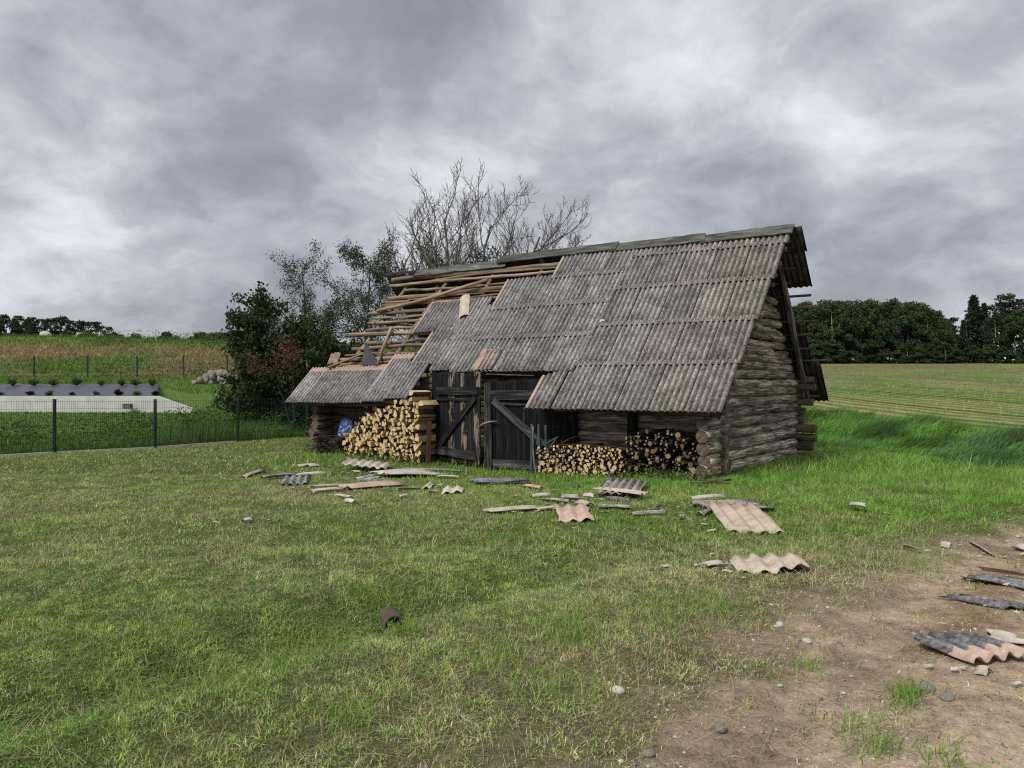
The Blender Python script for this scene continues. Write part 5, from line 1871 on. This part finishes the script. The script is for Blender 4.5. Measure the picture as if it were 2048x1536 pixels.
def lawn_colour(x, y):
    n = len(x)
    p = fbm(x * .6 + 3, y * .6, 4); q = fbm(x * 2.1 + 7, y * 2.1, 3); big = fbm(x * .16 + 1, y * .16 + 5, 3)
    s, t = st(x, y)
    dry = smooth(.40, .60, p * .5 + q * .5) * .85
    # mown hay lies in pale swathes on the left part of the lawn
    sw = .5 + .5 * np.sin((y * .9 - x * .35) * 2.6 + 2.5 * big * 3)
    left = smooth(1.5, -3.5, x) * smooth(4.6, 7, y)
    dry = np.clip(dry * (.55 + .5 * left) + .30 * left * sw, 0, 1)
    dry = np.clip(dry + .45 * smooth(-2.1, -.3, track_d(x, y) + 1.2 * (p - .5)) * smooth(8.5, 5.5, y) * 1.9, 0, 1)
    near = smooth(5.5, 3.8, y + .3 * x)
    dry = np.clip(dry + .10 * near, 0, 1)
    lush = smooth(4.0, .6, np.abs(t + .9)) * smooth(-11, -8, s) * smooth(6, 1, s) + smooth(-1, 1.0, s) * smooth(-3.2, -1.0, t)
    lush = np.clip(lush, 0, 1) * .85
    dry = dry * (1 - .75 * lush)
    c = mixc(np.tile(OLIVE, (n, 1)), np.tile(FRESH, (n, 1)), np.clip(smooth(.35, .65, q) * .7 + .6 * lush, 0, 1))
    r = rng.random(n)
    isdry = r < dry * .46
    c[isdry] = STRAW * rng.uniform(.6, 1.15, (isdry.sum(), 1))
    isb = rng.random(n) < .07
    c[isb] = BLUEG
    tone = (.66 + .68 * fbm(x * 4.2 + 11, y * 4.2, 3)) * (.80 + .42 * smooth(.3, .7, vnoise(x * 14, y * 9)))
    c *= rng.uniform(.5, 1.5, (n, 1)) * tone[:, None]
    return c, dry, lush


def lawn_mask(x, y):
    td = track_d(x, y) + 1.3 * (fbm(x * 2.3, y * 2.3 + 8, 4) - .5) + .5 * (fbm(x * .55 + 3, y * .55, 4) - .5)
    dens = 1 - smooth(-.55, .45, td) * .965
    tuft = fbm(x * 5.1, y * 5.1, 2) > .72
    dens = np.where((td > .2) & tuft & (td < 2.2), .35, dens)
    k = rng.random(len(x)) < dens
    k &= strip_w(x, y) < 13.0
    k &= fence_w(x, y) < .25
    return k & keep_clear(x, y)


# nearest lawn, then the middle distance, coarser as it recedes
for nm, n, y0, y1, hb, wb, sg in (('lawn_grass', 430000, 2.3, 7.5, .0235, .0049, 2), ('lawn_grass', 300000, 7.5, 13.5, .031, .0095, 1), ('lawn_grass', 190000, 13.5, 27, .045, .016, 1)):
    x, y = frustum(n, y0, y1)
    k = lawn_mask(x, y); x, y = x[k], y[k]
    c, dry, lush = lawn_colour(x, y)
    clump = smooth(.55, .75, fbm(x * 3.3 + 5, y * 3.3, 3))
    d, al = ditch_d(x, y)
    sw = np.exp(-((d + .05) / .3) ** 2) * smooth(6.3, 5, al)
    H = hb * rng.uniform(.5, 1.4, len(x)) * (.78 + .5 * smooth(.3, .7, vnoise(x * 14, y * 9))) * (1 + 1.1 * clump * (1 - dry)) * (1 + 1.0 * lush) * (1 + .5 * sw * (clump > .3))
    s, t = st(x, y)
    H *= 1 + .7 * smooth(-.5, .8, s) * smooth(-1.5, 1, t)
    W = wb * rng.uniform(.6, 1.3, len(x))
    o = blades(nm, x, y, H, W, c, 1.8, (.12, .04), sg, lbl='short mown lawn grass, green with dry straw' if y0 < 3 else ('middle part of the mown lawn before the barn' if y0 < 8 else 'far part of the mown lawn along the fence and barn'), cat='grass')
# dry straw lying flat on the near lawn
x, y = frustum(42000, 2.4, 12)
k = lawn_mask(x, y) & (rng.random(len(x)) < smooth(.40, .6, fbm(x * 1.1, y * 1.1, 3))); x, y = x[k], y[k]
ex_, ey_ = frustum(26000, 2.4, 8)
td_ = track_d(ex_, ey_)
k = (rng.random(len(ex_)) < smooth(-1.4, -.3, td_) * smooth(1.2, .0, td_) * .8) & keep_clear(ex_, ey_)
x = np.concatenate([x, ex_[k]]); y = np.concatenate([y, ey_[k]])
blades('dry_straw', x, y, rng.uniform(.05, .13, len(x)), np.where(y < 6, .0028, .005), STRAW * rng.uniform(.7, 1.15, (len(x), 1)), 3.2, segs=2, lbl='dry cut straw scattered on the lawn', cat='straw')
# taller tussocks near the swale and the track edge
tx, ty = [], []
for u, v, n, sp in ((765, 1205, 500, .12), (800, 1270, 260, .07), (560, 1330, 300, .14), (470, 1370, 260, .14), (1130, 1250, 420, .18), (1140, 1275, 240, .10), (1420, 1215, 420, .2), (1330, 1230, 300, .2), (1820, 1100, 260, .2), (1860, 1050, 500, .3), (1840, 1135, 160, .12), (1818, 1392, 130, .04), (1800, 1415, 70, .05),
                    (640, 1290, 300, .15), (1100, 1390, 280, .15), (690, 1440, 150, .08), (980, 1320, 200, .14), (1610, 1340, 70, .06), (1750, 1500, 80, .06), (1870, 1515, 70, .06), (1700, 1460, 60, .08), (1560, 1060, 500, .4), (1660, 1090, 500, .4), (300, 1280, 240, .2)):
    p = at(u, v)
    tx.append(p.x + rng.normal(0, sp, n)); ty.append(p.y + rng.normal(0, sp * 1.2, n))
tx = np.concatenate(tx); ty = np.concatenate(ty)
k = keep_clear(tx, ty); tx, ty = tx[k], ty[k]
c = mixc(np.tile(FRESH, (len(tx), 1)), np.tile(OLIVE, (len(tx), 1)), rng.random(len(tx))) * rng.uniform(.6, 1.2, (len(tx), 1))
blades('grass_tussocks', tx, ty, rng.uniform(.04, .13, len(tx)), .0055 * rng.uniform(.7, 1.3, len(tx)), c, 1.5, (.15, 0), 2, lbl='taller green tussocks by the swale and the track edge', cat='grass')

# rank grass of the ditch between lawn and field
x, y = scatter(260000, 4.5, 26, 12.5, 48)
w = strip_w(x, y)
k = (w > 12.2 + .5 * fbm(x, y, 2)) & (w < 22.2) & (x < .78 * y + 3) & (x > .34 * y - 2) & (rng.random(len(x)) < np.clip(900 / (y * y), .25, 1)) & keep_clear(x, y)
x, y = x[k][:95000], y[k][:95000]
cl = fbm(x * .7, y * .7, 3); w = strip_w(x, y)
c = mixc(np.tile(np.array([.14, .28, .05]), (len(x), 1)), np.tile(np.array([.10, .20, .065]), (len(x), 1)), smooth(.4, .6, fbm(x * .35 + 4, y * .35, 3)))
c = mixc(c, np.tile(np.array([.165, .30, .045]), (len(x), 1)), smooth(14.6, 12.8, w))
c *= rng.uniform(.5, 1.35, (len(x), 1)) * (.55 + .9 * smooth(.35, .7, fbm(x * 1.1, y * 1.1, 3)))[:, None]
H = (.18 + .36 * smooth(12.8, 15.5, w)) * rng.uniform(.5, 1.1, len(x)) * (.55 + .8 * smooth(.3, .7, cl))
blades('rank_grass', x, y, H, .018 * rng.uniform(.7, 1.3, len(x)), c, .55, (.75, -.12), 2, lbl='tall rank grass bent by the wind in the ditch before the field', cat='grass')
# stubble of the field
x, y = scatter(90000, 8, 120, 22, 150)
w = strip_w(x, y)
k = (w > 22.2) & (x < .75 * y + 4) & (x > .36 * y - 3) & (rng.random(len(x)) < np.clip(40 / y, 0, 1) * (.35 + .65 * (np.sin((x * .968 + y * .10) * 8) > 0)))
x, y = x[k], y[k]
c = np.where((rng.random(len(x)) < .45)[:, None], STRAW * .9, np.array([.14, .20, .055])) * rng.uniform(.7, 1.15, (len(x), 1))
blades('stubble', x, y, rng.uniform(.08, .22, len(x)), .022 * rng.uniform(.7, 1.2, len(x)) * (1 + y / 90), c, .5, segs=1, lbl='pale stubble and weeds standing in rows on the field', cat='stubble')
# meadow, ditch weeds and embankment on the left
x, y = scatter(210000, -36, 2, 17, 55)
fwd = fence_w(x, y)
inwall = (x > -28) & (x < -13.0) & (y > 31.3) & (y < 35.6)
k = (fwd > .35) & (np.abs(x) < .78 * y + 3) & ~inwall & (rng.random(len(x)) < np.clip(26 / y, .2, 1)) & (x < -.05 * y)
x, y = x[k], y[k]; fwd = fwd[k]
e = (y > 45.5)
nz = fbm(x * .3, y * .3, 3)
c = mixc(np.tile(np.array([.085, .165, .03]), (len(x), 1)), np.tile(np.array([.12, .20, .04]), (len(x), 1)), smooth(.4, .6, nz))
dk = smooth(6.5, 2, fwd) * smooth(31, 28, y)
c = mixc(c, np.tile(np.array([.05, .105, .02]), (len(x), 1)), dk * .8)
dr = smooth(.30, .46, fbm(x * .16, y * .4, 4)) * smooth(44.4, 46.0, y) * (1 - smooth(51.2, 53.5, y))
isd = rng.random(len(x)) < dr * .85
c[isd] = np.array([.26, .20, .10])
c *= rng.uniform(.6, 1.25, (len(x), 1))
H = .12 + .32 * dk + .16 * e
blades('meadow_grass', x, y, H * rng.uniform(.5, 1.2, len(x)), .03 * rng.uniform(.6, 1.2, len(x)) * (y / 35), c, .6, (.2, 0), 1, lbl='green meadow grass beyond the mesh fence and on the embankment', cat='grass')


# broad-leaved weeds
def weeds(name, label, pts, n_per, size, c0, c1, kind='stuff', hmax=.10):
    P = []; D_ = []; L = []; W = []; Cc = []
    for (x, y, sp, n, hh) in pts:
        m = n
        px = x + rng.normal(0, sp, m); py = y + rng.normal(0, sp, m)
        P.append(np.stack([px, py, height(px, py) + rng.random(m) * hh], -1))
        d = rng.normal(0, 1, (m, 3)); d[:, 2] = np.abs(d[:, 2]) * .4 + .15; d /= np.linalg.norm(d, axis=1)[:, None]
        D_.append(d); L.append(size * rng.uniform(.6, 1.4, m)); W.append(size * .62 * rng.uniform(.7, 1.2, m))
        Cc.append(mixc(np.tile(c0, (m, 1)), np.tile(c1, (m, 1)), rng.random(m)))
    P = np.concatenate(P); V, T = leaf_quads(P, np.concatenate(D_), np.concatenate(L), np.concatenate(W), np.random.default_rng(8), np.full(len(P), .25))
    me = new_mesh(name, V, T); set_col(me, 'tint', np.repeat(np.concatenate(Cc), 4, 0))
    return tag(obj(name, me, MT['blade']), label, 'weeds', None, kind)


pts = []
for u, v, sp, n in ((60, 1500, .22, 260), (120, 1440, .2, 160), (300, 1400, .22, 150), (560, 1310, .2, 170), (470, 1350, .25, 170), (690, 1215, .2, 150), (740, 1270, .12, 120), (640, 1300, .18, 120), (40, 1400, .2, 120), (690, 1520, .06, 60), (380, 1290, .3, 150), (210, 1330, .3, 120), (880, 1150, .4, 200), (760, 1195, .14, 120), (1000, 1170, .4, 120)):
    p = at(u, v); pts.append((p.x, p.y, sp, n, .05))
p_ = at(790, 1256)
for dx_, dy_ in ((-.12, .02), (-.10, .14), (-.02, .22), (.10, .12), (.10, -.02), (-.05, -.10), (.04, -.12)): pts.append((p_.x + dx_, p_.y + dy_, .035, 34, .08))
cx_, cy_ = frustum(5200, 2.5, 10.5)
kk = lawn_mask(cx_, cy_) & (fbm(cx_ * .9 + 20, cy_ * .9, 3) > .53) & (track_d(cx_, cy_) < -.7)
for a_, b_ in zip(cx_[kk], cy_[kk]): pts.append((a_, b_, .035, 9, .035))
weeds('lawn_weeds', 'clover and broad-leaved weeds growing in the foreground lawn', pts, 0, .024, np.array([.10, .21, .04]), np.array([.20, .34, .085]))
pts = []
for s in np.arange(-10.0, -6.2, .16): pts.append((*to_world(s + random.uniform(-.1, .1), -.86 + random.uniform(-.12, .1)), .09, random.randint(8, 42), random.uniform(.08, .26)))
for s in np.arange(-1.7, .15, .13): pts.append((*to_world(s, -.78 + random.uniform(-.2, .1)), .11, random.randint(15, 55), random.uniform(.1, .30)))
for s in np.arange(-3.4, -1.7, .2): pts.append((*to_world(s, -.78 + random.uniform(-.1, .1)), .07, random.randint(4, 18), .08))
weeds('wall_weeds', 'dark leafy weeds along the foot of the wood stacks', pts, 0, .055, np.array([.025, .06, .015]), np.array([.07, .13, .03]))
pts = []
for _ in range(200):
    y = random.uniform(18, 30); x = random.uniform(-17, -6)
    if 1.0 < fence_w(x, y) < 7.5: pts.append((x, y, .25, 50, .5))
weeds('ditch_weeds', 'dark green weeds in the ditch behind the wire fence', pts, 0, .11, np.array([.035, .085, .02]), np.array([.09, .17, .035]))
pts = []
for _ in range(90):
    x = random.uniform(-30, -13); y = random.uniform(44.8, 46.2) if random.random() < .35 else random.uniform(51.5, 54.5)
    pts.append((x, y, .4, 40, .6))
weeds('embankment_weeds', 'green weed clumps at the foot and crest of the embankment', pts, 0, .12, np.array([.05, .105, .022]), np.array([.11, .19, .04]))
# reeds in the ditch
rp = at(345, 884)
n = 900
x = -9.2 + rng.normal(0, .95, n); y = 23.2 + rng.normal(0, .9, n)
k = fence_w(x, y) > .5
x, y = x[k], y[k]
blades('reeds', x, y, rng.uniform(.5, 1.15, len(x)), np.full(len(x), .016), np.tile(np.array([.09, .16, .045]), (len(x), 1)) * rng.uniform(.7, 1.3, (len(x), 1)), .25, (.1, 0), 2, lbl='clump of upright reeds behind the wire fence', cat='reeds')
# red-leaved plant at the fence by the barn
px_, py_ = -6.0, 23.2
weeds('red_plant', 'small red-leaved plant at the last fence post before the barn', [(px_, py_, .16, 40, .65), (px_ + .35, py_ - .1, .1, 26, .35)], 0, .10, np.array([.28, .06, .03]), np.array([.18, .10, .04]), kind='thing')


# pebbles on the track
def pebbles():
    g = np.random.default_rng(77)
    x, y = frustum(150000, 2.4, 9.5)
    td = track_d(x, y)
    dn = smooth(-.5, .4, td) * smooth(2.6, .8, td) * (.25 + .75 * smooth(.45, .6, fbm(x * 1.7, y * 1.7, 3))) + .12 * smooth(0, .5, td)
    k = (rng.random(len(x)) < dn * .75) & keep_clear(x, y)
    x, y = x[k], y[k]; n = len(x)
    r = .0034 * np.exp(g.normal(0, .6, n)); r = np.clip(r, .002, .022)
    oc = np.array([(1, 0, 0), (-1, 0, 0), (0, 1, 0), (0, -1, 0), (0, 0, .75), (.6, .6, .4), (-.6, .6, .4), (.6, -.6, .4), (-.6, -.6, .4)], float)
    tri = np.array([(0, 2, 5), (2, 1, 6), (1, 3, 8), (3, 0, 7), (0, 5, 7), (2, 6, 5), (1, 8, 6), (3, 7, 8), (4, 7, 5), (4, 5, 6), (4, 6, 8), (4, 8, 7)])
    a = g.uniform(0, 6.28, n); ca, sa = np.cos(a)[:, None], np.sin(a)[:, None]
    jit = g.uniform(.75, 1.25, (n, 9, 3)); O_ = oc[None] * jit * np.stack([g.uniform(1, 1.5, n), np.ones(n), g.uniform(.6, 1, n)], -1)[:, None, :]
    X = O_[..., 0] * ca - O_[..., 1] * sa; Y_ = O_[..., 0] * sa + O_[..., 1] * ca
    V = np.stack([x[:, None] + X * r[:, None], y[:, None] + Y_ * r[:, None], height(x, y)[:, None] + (O_[..., 2] + .05) * r[:, None]], -1).reshape(-1, 3)
    T = (np.arange(n)[:, None, None] * 9 + tri[None]).reshape(-1, 3)
    me = new_mesh('pebbles', V, T)
    c = np.where((g.random(n) < .28)[:, None], np.array([.46, .43, .38]), np.array([.27, .215, .155])) * g.uniform(.6, 1.2, (n, 1))
    set_col(me, 'tint', np.repeat(c, 9, 0))
    M = Mat('pebble_stone'); a_ = M.n('Attribute', _attribute_name='tint').outputs['Color']
    tag(obj('pebbles', me, M.done(a_, .85)), 'small pale pebbles strewn over the dirt track', 'pebbles', None, 'stuff')


pebbles()
